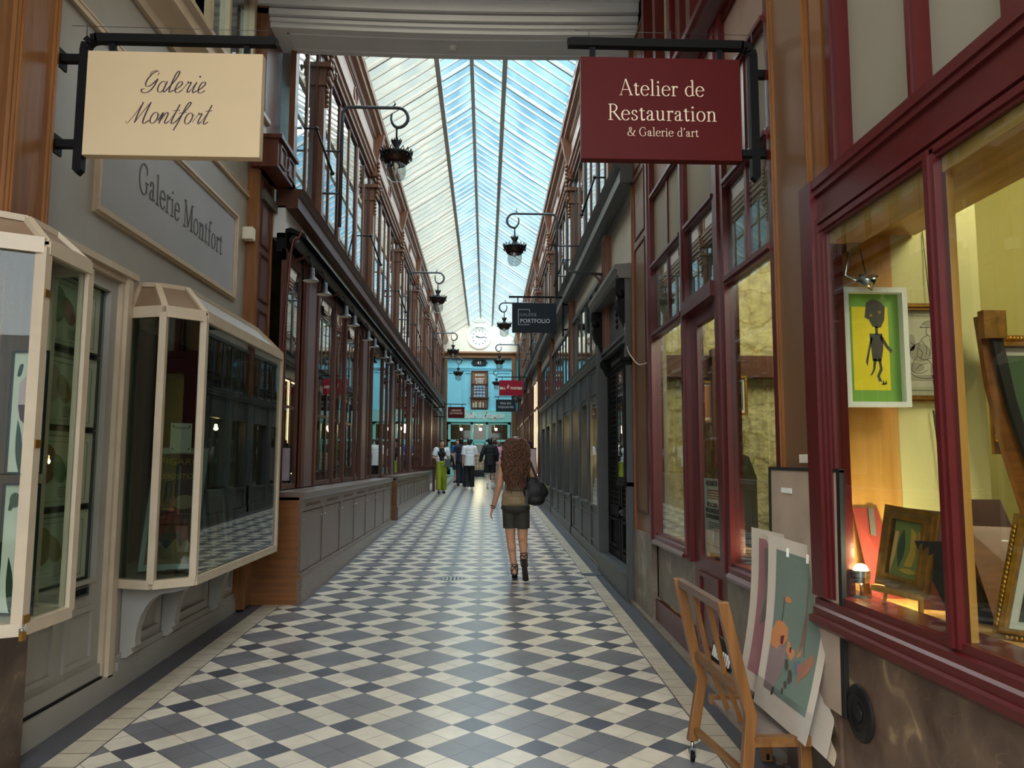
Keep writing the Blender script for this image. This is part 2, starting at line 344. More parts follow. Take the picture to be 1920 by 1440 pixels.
def floor_material():
    m, t, b = newmat('diamond_floor_tiles')
    L = t.links.new
    def mth(op, a, c=None, clamp=False):
        n = t.nodes.new('ShaderNodeMath'); n.operation = op; n.use_clamp = clamp
        for i, v in enumerate((a, c)):
            if v is None: continue
            if isinstance(v, (int, float)): n.inputs[i].default_value = v
            else: L(v, n.inputs[i])
        return n.outputs[0]
    def mixc(f, a, c):
        n = t.nodes.new('ShaderNodeMix'); n.data_type = 'RGBA'
        for k, v in (('Factor', f), ('A', a), ('B', c)):
            if isinstance(v, tuple): n.inputs[k].default_value = v
            else: L(v, n.inputs[k])
        return n.outputs['Result']
    c = t.nodes.new('ShaderNodeTexCoord'); s = t.nodes.new('ShaderNodeSeparateXYZ'); L(c.outputs['Object'], s.inputs[0]); x, y = s.outputs[0], s.outputs[1]
    a = mth('DIVIDE', mth('SUBTRACT', x, -0.405), 0.2277); bb = mth('DIVIDE', mth('SUBTRACT', y, 4.140), 0.2235)
    U = mth('ADD', mth('ADD', a, bb), 300.5); V = mth('ADD', mth('SUBTRACT', bb, a), 300.5)
    fu, fv = mth('MODULO', U, 3.0), mth('MODULO', V, 3.0)
    u1, v1 = mth('LESS_THAN', fu, 1.0), mth('LESS_THAN', fv, 1.0)
    both = mth('MULTIPLY', u1, v1); either = mth('MAXIMUM', u1, v1)
    wn_ = t.nodes.new('ShaderNodeTexWhiteNoise'); wn_.noise_dimensions = '2D'; cb = t.nodes.new('ShaderNodeCombineXYZ'); L(mth('FLOOR', U), cb.inputs[0]); L(mth('FLOOR', V), cb.inputs[1]); L(cb.outputs[0], wn_.inputs['Vector'])
    n = t.nodes.new('ShaderNodeTexNoise'); n.inputs['Scale'].default_value = 9; n.inputs['Detail'].default_value = 6; L(c.outputs['Object'], n.inputs['Vector'])
    cream, grey, navy = lin((204,193,176)), lin((106,103,108)), lin((70,70,80))
    col = mixc(either, grey, cream); col = mixc(both, col, navy)
    gu = mth('FRACT', U); gv = mth('FRACT', V)
    e1 = mth('MINIMUM', gu, mth('SUBTRACT', 1.0, gu)); e2 = mth('MINIMUM', gv, mth('SUBTRACT', 1.0, gv)); g = mth('LESS_THAN', mth('MINIMUM', e1, e2), 0.014)
    col = mixc(mth('MULTIPLY', g, 0.8), col, lin((58,54,56)))
    # borders along both walls
    jy = mth('FRACT', mth('DIVIDE', mth('ADD', y, 50.0), 0.166)); jl = mth('LESS_THAN', jy, 0.04)
    bl = mixc(jl, lin((182,170,150)), lin((84,74,66))); bd = mixc(mth('MULTIPLY', jl, 0.5), lin((74,74,82)), lin((50,50,55)))
    inb = mth('MULTIPLY', mth('GREATER_THAN', x, -1.96), mth('LESS_THAN', x, 1.18)); inl = mth('MULTIPLY', mth('GREATER_THAN', x, -2.13), mth('LESS_THAN', x, 1.31))
    edge = mth('MAXIMUM', mth('LESS_THAN', mth('ABSOLUTE', mth('SUBTRACT', x, -1.96)), 0.004), mth('LESS_THAN', mth('ABSOLUTE', mth('SUBTRACT', x, 1.18)), 0.004))
    col = mixc(inb, mixc(inl, bd, bl), col); col = mixc(edge, col, lin((58,54,56)))
    dirt = t.nodes.new('ShaderNodeMapRange'); dirt.inputs['From Min'].default_value = 0.25; dirt.inputs['From Max'].default_value = 0.75; dirt.inputs['To Min'].default_value = 0.84; dirt.inputs['To Max'].default_value = 1.08; L(n.outputs['Fac'], dirt.inputs['Value'])
    tv = mth('ADD', mth('MULTIPLY', wn_.outputs['Value'], 0.16), 0.92)
    mul = t.nodes.new('ShaderNodeVectorMath'); mul.operation = 'SCALE'; L(col, mul.inputs[0]); L(mth('MULTIPLY', dirt.outputs[0], tv), mul.inputs['Scale'])
    L(mul.outputs[0], b.inputs['Base Color'])
    rr = t.nodes.new('ShaderNodeMapRange'); rr.inputs['To Min'].default_value = 0.28; rr.inputs['To Max'].default_value = 0.36; L(n.outputs['Fac'], rr.inputs['Value']); L(rr.outputs[0], b.inputs['Roughness'])
    bp = t.nodes.new('ShaderNodeBump'); bp.inputs['Strength'].default_value = 0.25; bp.inputs['Distance'].default_value = 0.003; bp.invert = True; L(g, bp.inputs['Height']); L(bp.outputs[0], b.inputs['Normal'])
    return m
M['floor'] = floor_material()
# ------------------------------------------------------------------ lettering
# each glyph: (advance, [stroke...]); a stroke is (points, kind) with kind k=thick, t=thin, n=broad nib, s=serif bar
def _arc(cx, cy, rx, ry, a0, a1, n=10):
    return [(cx+rx*math.cos(math.radians(a0+(a1-a0)*i/n)), cy+ry*math.sin(math.radians(a0+(a1-a0)*i/n))) for i in range(n+1)]
SERIF = {
 'A': (.66, [([(.30,.70),(.07,0)],'t'), ([(.31,.72),(.59,0)],'k'), ([(.15,.24),(.48,.24)],'s'), ([(0,0),(.15,0)],'s'), ([(.48,0),(.68,0)],'s')]),
 't': (.31, [([(.13,.54),(.13,.10),(.18,.01),(.29,.05)],'k'), ([(.02,.42),(.28,.42)],'s'), ([(.02,.42),(.13,.54)],'t')]),
 'e': (.44, [([(.05,.25),(.40,.25)],'s'), (_arc(.225,.215,.185,.225,10,180)+_arc(.225,.215,.185,.225,180,325)[1:],'n')]),
 'l': (.25, [([(.12,.72),(.12,0)],'k'), ([(.02,0),(.23,0)],'s'), ([(.02,.69),(.12,.73)],'t')]),
 'i': (.25, [([(.12,.43),(.12,0)],'k'), ([(.02,0),(.23,0)],'s'), ([(.02,.40),(.12,.44)],'t'), ([(.115,.60),(.125,.64)],'d')]),
 'r': (.34, [([(.11,.43),(.11,0)],'k'), ([(.01,0),(.23,0)],'s'), ([(.01,.40),(.11,.44)],'t'), ([(.12,.33),(.20,.42),(.30,.42)],'n'), ([(.29,.40),(.30,.42)],'d')]),
 'd': (.50, [([(.39,.72),(.39,.02)],'k'), ([(.29,.69),(.39,.73)],'t'), ([(.39,.02),(.49,.04)],'t'), (_arc(.225,.215,.175,.22,55,180)+_arc(.225,.215,.175,.22,180,310)[1:],'n')]),
 'R': (.62, [([(.13,.69),(.13,0)],'k'), ([(.02,0),(.25,0)],'s'), ([(.02,.69),(.25,.69)],'s'), ([(.13,.69),(.30,.685),(.42,.60),(.42,.47),(.32,.37),(.13,.35)],'n'), ([(.27,.36),(.58,.01)],'k'), ([(.55,.0),(.66,0)],'s')]),
 's': (.37, [([(.29,.34),(.25,.42),(.15,.43),(.08,.37),(.09,.29),(.19,.23),(.29,.16),(.29,.06),(.19,.0),(.09,.02),(.05,.11)],'n')]),
 'a': (.43, [([(.08,.34),(.13,.42),(.24,.42),(.29,.34),(.29,.06),(.34,.01),(.41,.05)],'n'), ([(.29,.27),(.16,.22),(.07,.14),(.08,.04),(.16,.0),(.24,.03),(.29,.09)],'n'), ([(.08,.33),(.085,.35)],'d')]),
 'u': (.51, [([(.11,.43),(.11,.12),(.17,.01),(.28,.02),(.37,.10)],'n'), ([(.37,.43),(.37,.02)],'k'), ([(.02,.42),(.11,.43)],'t'), ([(.28,.42),(.37,.43)],'t'), ([(.37,.01),(.47,.02)],'t')]),
 'o': (.48, [(_arc(.235,.215,.185,.22,80,440,20),'n')]),
 'n': (.52, [([(.11,.43),(.11,0)],'k'), ([(.01,.40),(.11,.44)],'t'), ([(.01,0),(.21,0)],'s'), ([(.12,.33),(.21,.42),(.32,.42),(.38,.32),(.38,0)],'n'), ([(.28,0),(.49,0)],'s')]),
 'G': (.70, [(_arc(.36,.345,.30,.36,50,180)+_arc(.36,.345,.30,.36,180,308)[1:],'n'), ([(.56,.62),(.56,.48)],'t'), ([(.56,.29),(.56,.05)],'k'), ([(.46,.29),(.66,.29)],'s')]),
 'M': (.86, [([(.14,.69),(.11,0)],'t'), ([(.14,.70),(.42,.04)],'k'), ([(.42,.04),(.69,.70)],'t'), ([(.70,.69),(.74,0)],'k'), ([(.01,0),(.21,0)],'s'), ([(.63,0),(.85,0)],'s'), ([(.03,.69),(.16,.69)],'s'), ([(.68,.69),(.82,.69)],'s')]),
 'f': (.30, [([(.12,0),(.12,.55),(.17,.69),(.27,.71),(.32,.66)],'n'), ([(.02,.42),(.26,.42)],'s'), ([(.02,0),(.23,0)],'s')]),
 '&': (.72, [([(.66,.40),(.55,.18),(.40,.03),(.22,-.01),(.08,.07),(.07,.21),(.18,.34),(.33,.44),(.38,.58),(.31,.69),(.21,.66),(.19,.54),(.30,.34),(.48,.11),(.62,.0),(.70,.02)],'n'), ([(.56,.42),(.74,.42)],'s')]),
 "'": (.20, [([(.09,.70),(.12,.66),(.08,.56)],'k')]),
 ' ': (.26, []),
}
SCRIPT = {   # slanted round hand, joined strokes
 'G': (.64, [([(.20,.52),(.14,.62),(.22,.72),(.40,.73),(.50,.66),(.46,.58)],'t'), ([(.40,.73),(.24,.64),(.12,.44),(.12,.26),(.24,.19),(.40,.28),(.54,.46)],'n'), ([(.54,.46),(.50,.22),(.40,.04),(.22,-.03),(.06,.02),(.06,.10),(.16,.10)],'n')]),
 'a': (.42, [(_arc(.18,.19,.14,.19,60,400,14),'n'), ([(.33,.38),(.31,.10),(.36,.01),(.44,.08)],'n')]),
 'l': (.30, [([(.0,.06),(.20,.40),(.28,.66),(.22,.74),(.14,.60),(.12,.20),(.16,.01),(.30,.08)],'n')]),
 'e': (.34, [([(.0,.06),(.14,.14),(.26,.28),(.22,.38),(.10,.34),(.06,.14),(.14,.0),(.26,.02),(.35,.09)],'n')]),
 'r': (.36, [([(.0,.06),(.12,.30),(.15,.40)],'t'), ([(.14,.38),(.18,.33),(.28,.36),(.24,.12),(.28,.01),(.37,.08)],'n')]),
 'i': (.26, [([(.0,.06),(.13,.36)],'t'), ([(.14,.37),(.11,.10),(.16,.0),(.27,.08)],'n'), ([(.19,.56),(.2,.59)],'d')]),
 'M': (.95, [([(.0,.06),(.04,.0),(.12,.04),(.30,.40),(.42,.72)],'t'), ([(.42,.72),(.38,.34),(.38,.02)],'n'), ([(.38,.02),(.58,.44),(.74,.72)],'t'), ([(.74,.72),(.70,.30),(.72,.03),(.82,.01),(.95,.10)],'n')]),
 'o': (.38, [(_arc(.17,.19,.14,.19,70,430,14),'n'), ([(.22,.37),(.28,.30),(.38,.30)],'t')]),
 'n': (.46, [([(.0,.10),(.08,.36),(.10,.30),(.08,.0)],'n'), ([(.08,.06),(.18,.32),(.28,.38),(.32,.28),(.30,.08),(.36,.0),(.46,.08)],'n')]),
 't': (.30, [([(.0,.06),(.14,.40),(.20,.66)],'t'), ([(.20,.66),(.12,.14),(.16,.0),(.30,.08)],'n'), ([(.02,.44),(.30,.47)],'t')]),
 'f': (.32, [([(.0,.06),(.20,.40),(.34,.66),(.30,.75),(.20,.62),(.12,.10),(.04,-.22)],'n'), ([(.0,.36),(.32,.40)],'t')]),
 ' ': (.22, []),
}
def lettering(name, text, mat, parent, origin, right, up, height, width=None, font=SERIF, slant=0.0, thick=.075, thin=.022, depth=.003, space=0.0, center=True):
    """strokes turned into ribbon shaped letters lying on a plane; origin is the middle (or left end) of the baseline"""
    R, U = Vector(right).normalized(), Vector(up).normalized(); N = R.cross(U)
    adv = sum(font[c][0]+space for c in text); sy = height/0.72; sx_ = (width/adv) if width else sy
    mb = MB(); x = -adv*sx_/2 if center else 0
    O = Vector(origin)
    def place(p): return O + R*(x+(p[0]+slant*p[1])*sx_) + U*(p[1]*sy)
    for ch in text:
        a, strokes = font[ch]
        for si, (pts, k) in enumerate(strokes):
            dep = depth*(1+.18*si)
            if k == 'd':
                c = place(pts[0]); r = thick*0.75*sy; n = 10
                mb.slab([c+R*r*math.cos(2*PI*i/n)+U*r*math.sin(2*PI*i/n) for i in range(n)], N*depth); continue
            P = pts if len(pts) == 2 else [tuple(v)[:2] for v in catmull([(p[0],p[1],0) for p in pts], 6)]
            P3 = [place(p) for p in P]; L, Rr = [], []
            for i, p in enumerate(P3):
                d = (P3[min(i+1,len(P3)-1)]-P3[max(i-1,0)]); d = d.normalized() if d.length > 1e-9 else R
                if k == 'k': w = thick
                elif k in 'ts': w = thin
                else: w = thin+(thick-thin)*abs(d.dot(U))**1.6 if abs(d.dot(U)) > 0 else thin
                side = N.cross(d)*(w*sy/2); L.append(p+side); Rr.append(p-side)
            n = len(L); vs = L+Rr+[q+N*dep for q in L]+[q+N*dep for q in Rr]
            fs = []
            for i in range(n-1):
                fs += [(i,i+1,n+i+1,n+i),(2*n+i,3*n+i,3*n+i+1,2*n+i+1),(i,2*n+i,2*n+i+1,i+1),(n+i,n+i+1,3*n+i+1,3*n+i)]
            fs += [(0,n,3*n,2*n),(n-1,3*n-1,4*n-1,2*n-1)]
            mb.add(vs, fs)
        x += (a+space)*sx_
    return mb.build(name, mat, parent)
def sans(name, text, mat, parent, origin, right, up, height, width=None, bold=0.0, depth=.002, align='CENTER', spacing=1.0):
    R, U = Vector(right).normalized(), Vector(up).normalized(); N = R.cross(U)
    cu_ = bpy.data.curves.new('lettering', 'FONT'); cu_.body = text; cu_.size = height/0.73; cu_.extrude = depth/2; cu_.offset = bold*height; cu_.align_x = align; cu_.space_character = spacing; cu_.resolution_u = 3
    tmp = bpy.data.objects.new('lettering', cu_); COL.objects.link(tmp)
    dg = bpy.context.evaluated_depsgraph_get(); me = bpy.data.meshes.new_from_object(tmp.evaluated_get(dg))
    bpy.data.objects.remove(tmp)
    xs = [v.co.x for v in me.vertices]; w = (max(xs)-min(xs)) if xs else 1; k = (width/w) if width else 1.0
    for v in me.vertices: v.co = Vector(origin)+R*(v.co.x*k)+U*v.co.y+N*(v.co.z+depth/2)
    me.materials.clear(); me.materials.append(mat)
    o = bpy.data.objects.new(name, me); COL.objects.link(o)
    if parent is not None: attach(o, parent)
    return o
XP, YP, ZP = (1,0,0), (0,1,0), (0,0,1)

# ------------------------------------------------------------------ floor, near walls, ceiling
mb = MB(); mb.quad((-2.9,-3.0,fz(-3)),(2.0,-3.0,fz(-3)),(2.0,37.6,fz(37.6)),(-2.9,37.6,fz(37.6)))
st(mb.build('floor', M['floor']))
mb = MB()
mb.box(1.46,-1.5,-.3,1.56,3.9,fz(3.6)+.015); mb.slab([(1.43,3.9,fz(3.9)-.2),(1.56,3.9,fz(3.9)-.2),(1.56,20,fz(20)-.2),(1.43,20,fz(20)-.2)], (0,0,.23))
st(mb.build('trim_1', M['greymarble'])); 
# left wall of the first bay, with the door and bay window openings left free
mb = MB()
for y0,z0,y1,z1 in ((-1.5,-.2,4.0,6.2),(4.0,2.74,5.02,4.9),(4.0,-.2,5.02,.24),(5.02,-.2,5.24,4.9),(5.24,-.2,7.02,.86),(5.24,2.5,7.02,4.9),(7.02,-.2,7.42,4.9),(4.0,4.9,5.75,6.2),(7.35,4.9,7.42,6.2),(5.75,6.05,7.35,6.2)):
    mb.box(-2.46,y0,z0,-2.34,y1,z1)
st(mb.build('wall_left', M['greypaint']))
mb = MB()       # mouldings on the left wall
mb.box(-2.34,4.0,4.12,-2.315,7.4,4.15); mb.box(-2.34,4.0,4.17,-2.325,7.4,4.185)
mb.prism([(-2.34,4.58),(-2.31,4.58),(-2.30,4.64),(-2.22,4.72),(-2.18,4.74),(-2.18,4.84),(-2.14,4.86),(-2.14,4.90),(-2.34,4.90)], 'y', 4.0, 7.4)
st(mb.build('trim_2', M['creamtrim']))
mb = MB(); mb.slab([(-2.34,4.0,-.1),(-2.30,4.0,-.1),(-2.30,7.42,-.1),(-2.34,7.42,-.1)], (0,0,.35))
mb.box(-2.34,5.1,.24,-2.305,7.42,.30); mb.box(-2.34,5.1,.30,-2.32,7.42,.345)
st(mb.build('baseboard_left', M['greypaint']))
mb = MB()
mb.box(-2.6,-1.5,6.2,-1.7,7.5,6.35); mb.box(1.0,-1.5,6.2,2.2,7.5,6.35); mb.box(-1.7,-1.5,6.2,1.0,-.8,6.35); mb.box(-1.7,7.1,6.2,1.0,7.5,6.35)
st(mb.build('ceiling', M['soffit']))
w = struct('window_2', (-.35,3.2,6.3)); m = MB()      # unseen lay light, opened to brighten the walls of the entrance bay
for i in range(9): m.box(-1.7,-.8+.98*i,6.25,1.0,-.76+.98*i,6.33)
m.box(-.37,-.8,6.25,-.33,7.1,6.33); m.build('window_frame', M['roofbar'], w)
MB().box(-1.7,-.8,6.29,1.0,7.1,6.30).build('pane', M['roofN'], w)
mb = MB()       # rooms behind the left wall, their gloom painted into near-black walls
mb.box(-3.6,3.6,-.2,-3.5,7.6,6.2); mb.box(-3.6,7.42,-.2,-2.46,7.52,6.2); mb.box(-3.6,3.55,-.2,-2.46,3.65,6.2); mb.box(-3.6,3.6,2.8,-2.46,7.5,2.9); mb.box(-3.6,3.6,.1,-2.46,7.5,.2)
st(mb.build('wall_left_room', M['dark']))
# mezzanine window above the cornice
w = struct('window_1', (-2.34,6.5,4.9)); f = MB()
f.frame_yz(-2.40,-2.30,5.75,4.9,7.35,6.2,.06)
for y in (6.02,6.62): f.box(-2.40,y,4.96,-2.31,y+.05,6.14)
f.box(-2.40,6.02,4.96,-2.26,6.10,6.14)
f.build('window_frame', M['creamtrim'], w)
MB().box(-2.36,5.81,4.96,-2.355,7.29,6.14).build('pane', M['refl'], w)
# framed name panel on the wall
mb = MB()
def picture_mould(mb, x, d, y0, z0, y1, z1, t):
    mb.frame_yz(x, x+d*.018, y0, z0, y1, z1, t); mb.frame_yz(x, x+d*.03, y0+t*.3, z0+t*.3, y1-t*.3, z1-t*.3, t*.35)
pn = thing('wall_panel', 'pale grey panel with cream moulding lettered Galerie Montfort on the left wall', 'wall panel', (-2.34,5.8,3.03))
picture_mould(mb, -2.34, 1, 4.53, 3.035, 7.12, 3.86, .06); mb.build('moulding', M['creamtrim'], pn)
MB().box(-2.339,4.59,3.095,-2.334,7.06,3.80).build('field', M['greywall'], pn)
lettering('lettering', 'Galerie Montfort', M['greyletter'], pn, (-2.333,5.92,3.37), YP, ZP, .21, 1.66, SERIF, thick=.045, thin=.02, space=.05)
# right side: dado of the near shops
# ------------------------------------------------------------------ pilasters
def pilaster_x(n, x, d, y0, y1, z0, z1, mats, strip=.035):
    """panelled pilaster on a wall plane x, projecting d, oak edges and a sunk painted field"""
    p = struct('trim_%d' % n, (x, (y0+y1)/2, z0)); a, b = sorted((x, x+d))
    MB().box(a,y0,z0,b,y1,z1).build('shaft', mats[0], p)
    s = 1 if d > 0 else -1; xf = x+d
    m = MB()
    for yy in (y0+.01, y1-.01-strip): m.box(xf, yy, z0, xf+s*.014, yy+strip, z1); m.box(xf, yy+strip*.3, z0, xf+s*.022, yy+strip*.7, z1)
    m.build('edge_strip', mats[1], p)
    return p
TR = 3
pilaster_x(3, -2.34, .09, 3.57, 3.92, 0.9, 6.2, (M['lightmahog'], M['oak']))
MB().box(-2.34,3.1,.9,-2.27,3.57,6.2).build('return_panel', M['lightmahog'], bpy.data.objects['trim_3'])
MB().box(-2.34,3.2,-.1,-2.22,3.95,.9).build('pilaster_base', M['marble'], bpy.data.objects['trim_3'])
p = pilaster_x(4, -2.34, .09, 7.40, 7.95, 0.2, 4.42, (M['oak'], M['oak']), .05)
m = MB(); m.box(-2.25,7.5,1.3,-2.24,7.85,4.4); m.build('panel', M['mauve'], p)
m = MB()
for z0,z1 in ((1.4,3.05),(3.15,3.62),(3.7,4.35)): m.frame_yz(-2.245,-2.225,7.53,z0,7.82,z1,.02)
m.build('panel_moulding', M['mahog'], p)
MB().box(-2.34,7.4,4.42,-2.2,7.95,6.9).build('upper_shaft', M['brownwood'], p)
m = MB(); m.box(-2.3,7.33,4.42,-2.04,7.98,4.72); m.box(-2.3,7.31,4.70,-2.0,8.0,4.74)
m.build('cornice_block', M['mahog'], p); m = MB(); m.frame_yz(-2.04,-2.025,7.40,4.47,7.60,4.67,.015); m.frame_yz(-2.04,-2.025,7.72,4.47,7.92,4.67,.015); m.tube([(-2.03,7.66+.05*math.cos(t*PI/8),4.57+.07*math.sin(t*PI/8)) for t in range(17)], .006, 6); m.build('block_moulding', M['mauve'], p)
# white soffit beam that closes the entrance bay
b = struct('trim_5', (-.3,7.7,5.9)); m = MB()
n = 14
def sof(t): return 5.93-.035*math.sin(PI*t)
for i in range(n):
    x0, x1 = -2.34+3.94*i/n, -2.34+3.94*(i+1)/n; z0, z1 = sof(i/n), sof((i+1)/n)
    m.add([(x0,7.5,z0),(x1,7.5,z1),(x1,7.97,z1),(x0,7.97,z0),(x0,7.5,8.9),(x1,7.5,8.9),(x1,7.97,8.9),(x0,7.97,8.9)], [(0,3,2,1),(4,5,6,7),(0,1,5,4),(2,3,7,6)] + ([(3,0,4,7)] if i == 0 else []) + ([(1,2,6,5)] if i == n-1 else []))
m.build('beam', M['soffit'], b)
m = MB()
for i in range(n):
    x0, x1 = -2.34+3.94*i/n, -2.34+3.94*(i+1)/n; z0, z1 = sof(i/n), sof((i+1)/n)
    for dy, h0, h1 in ((.03,.0,.05),(.06,.05,.09),(.10,.10,.16),(.14,.18,.30)): m.add([(x0,7.5-dy,z0+h0),(x1,7.5-dy,z1+h0),(x1,7.5,z1+h0),(x0,7.5,z0+h0),(x0,7.5-dy,z0+h1),(x1,7.5-dy,z1+h1),(x1,7.5,z1+h1),(x0,7.5,z0+h1)], [(0,3,2,1),(4,5,6,7),(0,1,5,4)])
    if 0 < i < n-1:
        for y in (7.57,7.87): m.add([(x0,y,z0-.012),(x1,y,z1-.012),(x1,y+.03,z1-.012),(x0,y+.03,z0-.012),(x0,y,z0+.01),(x1,y,z1+.01),(x1,y+.03,z1+.01),(x0,y+.03,z0+.01)], [(0,3,2,1),(0,1,5,4),(2,3,7,6)])
m.box(-2.06,7.57,sof(.07)-.012,-2.03,7.9,sof(.07)+.01); m.box(1.29,7.57,sof(.93)-.012,1.32,7.9,sof(.93)+.01)
m.build('moulding', M['soffit'], b)
sm = thing('smoke_detector', 'tiny round white fitting under the white soffit beam', 'detector', (-.37,7.72,5.9)); MB().lathe([(0,-.04),(.03,-.038),(.04,-.01),(.04,.0)], (-.37,7.72,5.90), 12).build('housing', M['white'], sm)
# ------------------------------------------------------------------ flat art helpers (posters, prints)
def plane_art(parent, O, R, U, w, h, items, base, lift=.0015):
    """O lower left corner of a sheet, R and U unit directions; items = (part name, material, [polygon in 0..1 units])"""
    O, R, U = Vector(O), Vector(R).normalized(), Vector(U).normalized(); N = R.cross(U)
    MB().slab([O, O+R*w, O+R*w+U*h, O+U*h], -N*.003).build('sheet', base, parent)
    for i, (nm, mat, polys) in enumerate(items):
        m = MB()
        for poly in polys: m.slab([O+R*(w*u)+U*(h*v)+N*lift*(1+i*.4) for u, v in poly], N*.0008)
        m.build(nm, mat, parent)
def ell(cx, cy, rx, ry, n=14, rot=0):
    c, s = math.cos(rot), math.sin(rot)
    return [(cx+rx*math.cos(2*PI*i/n)*c-ry*math.sin(2*PI*i/n)*s, cy+rx*math.cos(2*PI*i/n)*s+ry*math.sin(2*PI*i/n)*c) for i in range(n)]
def leaf(cx, cy, l, w, rot, n=6):
    pts = [(l*(i/n-.5), w*math.sin(PI*i/n)) for i in range(n+1)]+[(l*(.5-i/n), -w*math.sin(PI*i/n)) for i in range(1,n)]
    c, s = math.cos(rot), math.sin(rot); return [(cx+x*c-y*s, cy+x*s+y*c) for x, y in pts]
def rc(x0, y0, x1, y1): return [(x0,y0),(x1,y0),(x1,y1),(x0,y1)]
def frame_part(parent, O, R, U, w, h, t, d, mat, name='frame', depth_back=.004):
    O, R, U = Vector(O), Vector(R).normalized(), Vector(U).normalized(); N = R.cross(U); m = MB()
    for a, b, c, e in ((-t,-t,w+t,0),(-t,h,w+t,h+t),(-t,0,0,h),(w,0,w+t,h)):
        m.slab([O+R*a+U*b, O+R*c+U*b, O+R*c+U*e, O+R*a+U*e], N*d)
    o = m.build(name, mat, parent); return o
A = {}
for k, c in dict(leafgreen=(62,84,52), darkleaf=(40,62,44), plum=(84,30,46), palepink=(214,178,180), olive=(120,124,60), ochre=(188,150,52), brickred=(168,62,40), teal=(70,96,92), chartgreen=(122,148,112), chartred=(170,110,92), tan=(176,144,104), inkgrey=(96,92,86), orange=(170,112,72), posterdark=(66,62,54), postergreen=(96,108,98), mapyellow=(214,188,72)).items():
    A[k] = pm('print_'+k, c, 0.6, var=0.06)

# ------------------------------------------------------------------ glazed bays on the left wall
def glazed_bay(root, plan, zb, zt, top_plan, ztop, post, paint, glassm, roofm):
    for (x,y) in plan: MB().beam((x,y,zb),(x,y,zt),post,post,(0,1,0)).build('post', paint, root)
    for z, h in ((zb-.005,.055),(zt,.06)):
        m = MB()
        for i in range(len(plan)-1): (x0,y0),(x1,y1) = plan[i], plan[i+1]; m.beam((x0,y0,z),(x1,y1,z),post*1.15,h)
        m.build('rail', paint, root)
    for i in range(len(plan)-1):
        (x0,y0),(x1,y1) = Vector(plan[i]), Vector(plan[i+1]); d = Vector((x1-x0,y1-y0)).normalized()*post*.5
        n = Vector((d.y,-d.x,0)).normalized()*.005
        MB().slab([(x0+d.x,y0+d.y,zb+.03),(x1-d.x,y1-d.y,zb+.03),(x1-d.x,y1-d.y,zt-.03),(x0+d.x,y0+d.y,zt-.03)], n).build('pane', glassm, root)
    MB().slab([(x,y,zb-.03) for x,y in plan], (0,0,.045)).build('shelf_floor', paint, root)
    m = MB(); n = len(plan); T = [(x,y,zt+.03) for x,y in plan]; B = [(x,y,ztop) for x,y in top_plan]
    m.add(T+B, [(i,i+1,n+i+1,n+i) for i in range(n-1)]+[tuple(range(n,2*n))]); m.build('roof', roofm, root)
    m = MB()
    for i in range(n): m.beam(T[i],B[i],.04,.03)
    for i in range(n-1): m.beam(B[i],B[i+1],.035,.03); m.beam(T[i],T[i+1],.04,.03)
    m.build('roof_rib', paint, root)
M['bayroof'] = pm('brown_bay_roof_panel', (126,102,80), 0.5, var=0.06)
b2 = thing('bay_window', 'long cream framed glazed bay on curved brackets beside the shop door', 'bay window', (-2.1,6.1,.8))
glazed_bay(b2, [(-2.335,5.08),(-2.08,5.0),(-1.885,5.17),(-1.885,7.1),(-2.335,7.26)], .80, 2.52, [(-2.335,5.2),(-2.22,5.2),(-2.07,5.32),(-2.07,6.95),(-2.335,7.05)], 2.745, .045, M['creamtrim'], M['bayglass'], M['bayroof'])
for yb, dn in ((5.18,.36),(5.82,.36),(6.78,.36)):
    prof = [(-2.335,.765),(-1.93,.765),(-1.95,.735),(-2.02,.72)]+[(-2.02-.2*math.sin(a)-.02, .72-.30*(1-math.cos(a))) for a in [i*PI/2/6 for i in range(1,7)]]+[(-2.235,.38),(-2.26,.37),(-2.25,.34),(-2.29,dn-.05),(-2.335,dn-.05)]
    MB().prism(prof, 'y', yb, yb+.085).build('bracket', M['greypaint'], b2)
# raised panels under the bay
for i, (y0,y1) in enumerate(((5.30,5.76),(5.95,6.70),(6.92,7.34))):
    m = MB(); m.frame_yz(-2.34,-2.318,y0,.38,y1,.74,.03); m.frame_yz(-2.34,-2.31,y0+.03,.41,y1-.03,.71,.012)
    o = m.build('trim_%d' % (6+i), M['greypaint']); st(o)
# inside the long bay
pf = thing('framed_poster', 'tall framed exhibition poster in white mount leaning inside the cream glazed bay', 'poster', (-2.15,5.3,.83))
O = Vector((-2.285,5.27,.84)); R = Vector((.31,.10,0)); U = Vector((.05,.11,1)).normalized()
plane_art(pf, O, R, U, .34, .82, [('mount', M['white'], [rc(0,0,1,1)]), ('picture', A['posterdark'], [rc(.09,.05,.91,.95)]),
  ('red_figure', A['brickred'], [[(.36,.30),(.44,.30),(.50,.48),(.56,.30),(.66,.30),(.58,.56),(.44,.60)], leaf(.3,.35,.3,.05,1.2), leaf(.75,.28,.3,.05,1.8)]),
  ('pale_town', A['tan'], [[(.09,.05),(.91,.05),(.91,.20),(.8,.24),(.7,.18),(.6,.26),(.45,.17),(.3,.24),(.2,.16),(.09,.2)], ell(.66,.55,.2,.06)])], M['white'])
frame_part(pf, O, R, U, .34, .82, .012, .014, M['black'])
Rn, Un = R.normalized(), U.normalized(); Nn = Rn.cross(Un)
for txt, v, hh in (('FIGARO', .86, .045), ('EXPOSITION', .74, .04)):
    sans('lettering', txt, A['mapyellow'], pf, O+Rn*.17+Un*(.82*v)+Nn*.005, Rn, Un, hh, .25)
cd = thing('notice_card', 'small white printed notice card stuck on the bay glass in a black holder', 'notice', (-2.0,5.1,1.66))
O = Vector((-2.03,5.062,1.62)); R = Vector((.195,.17,0)).normalized()
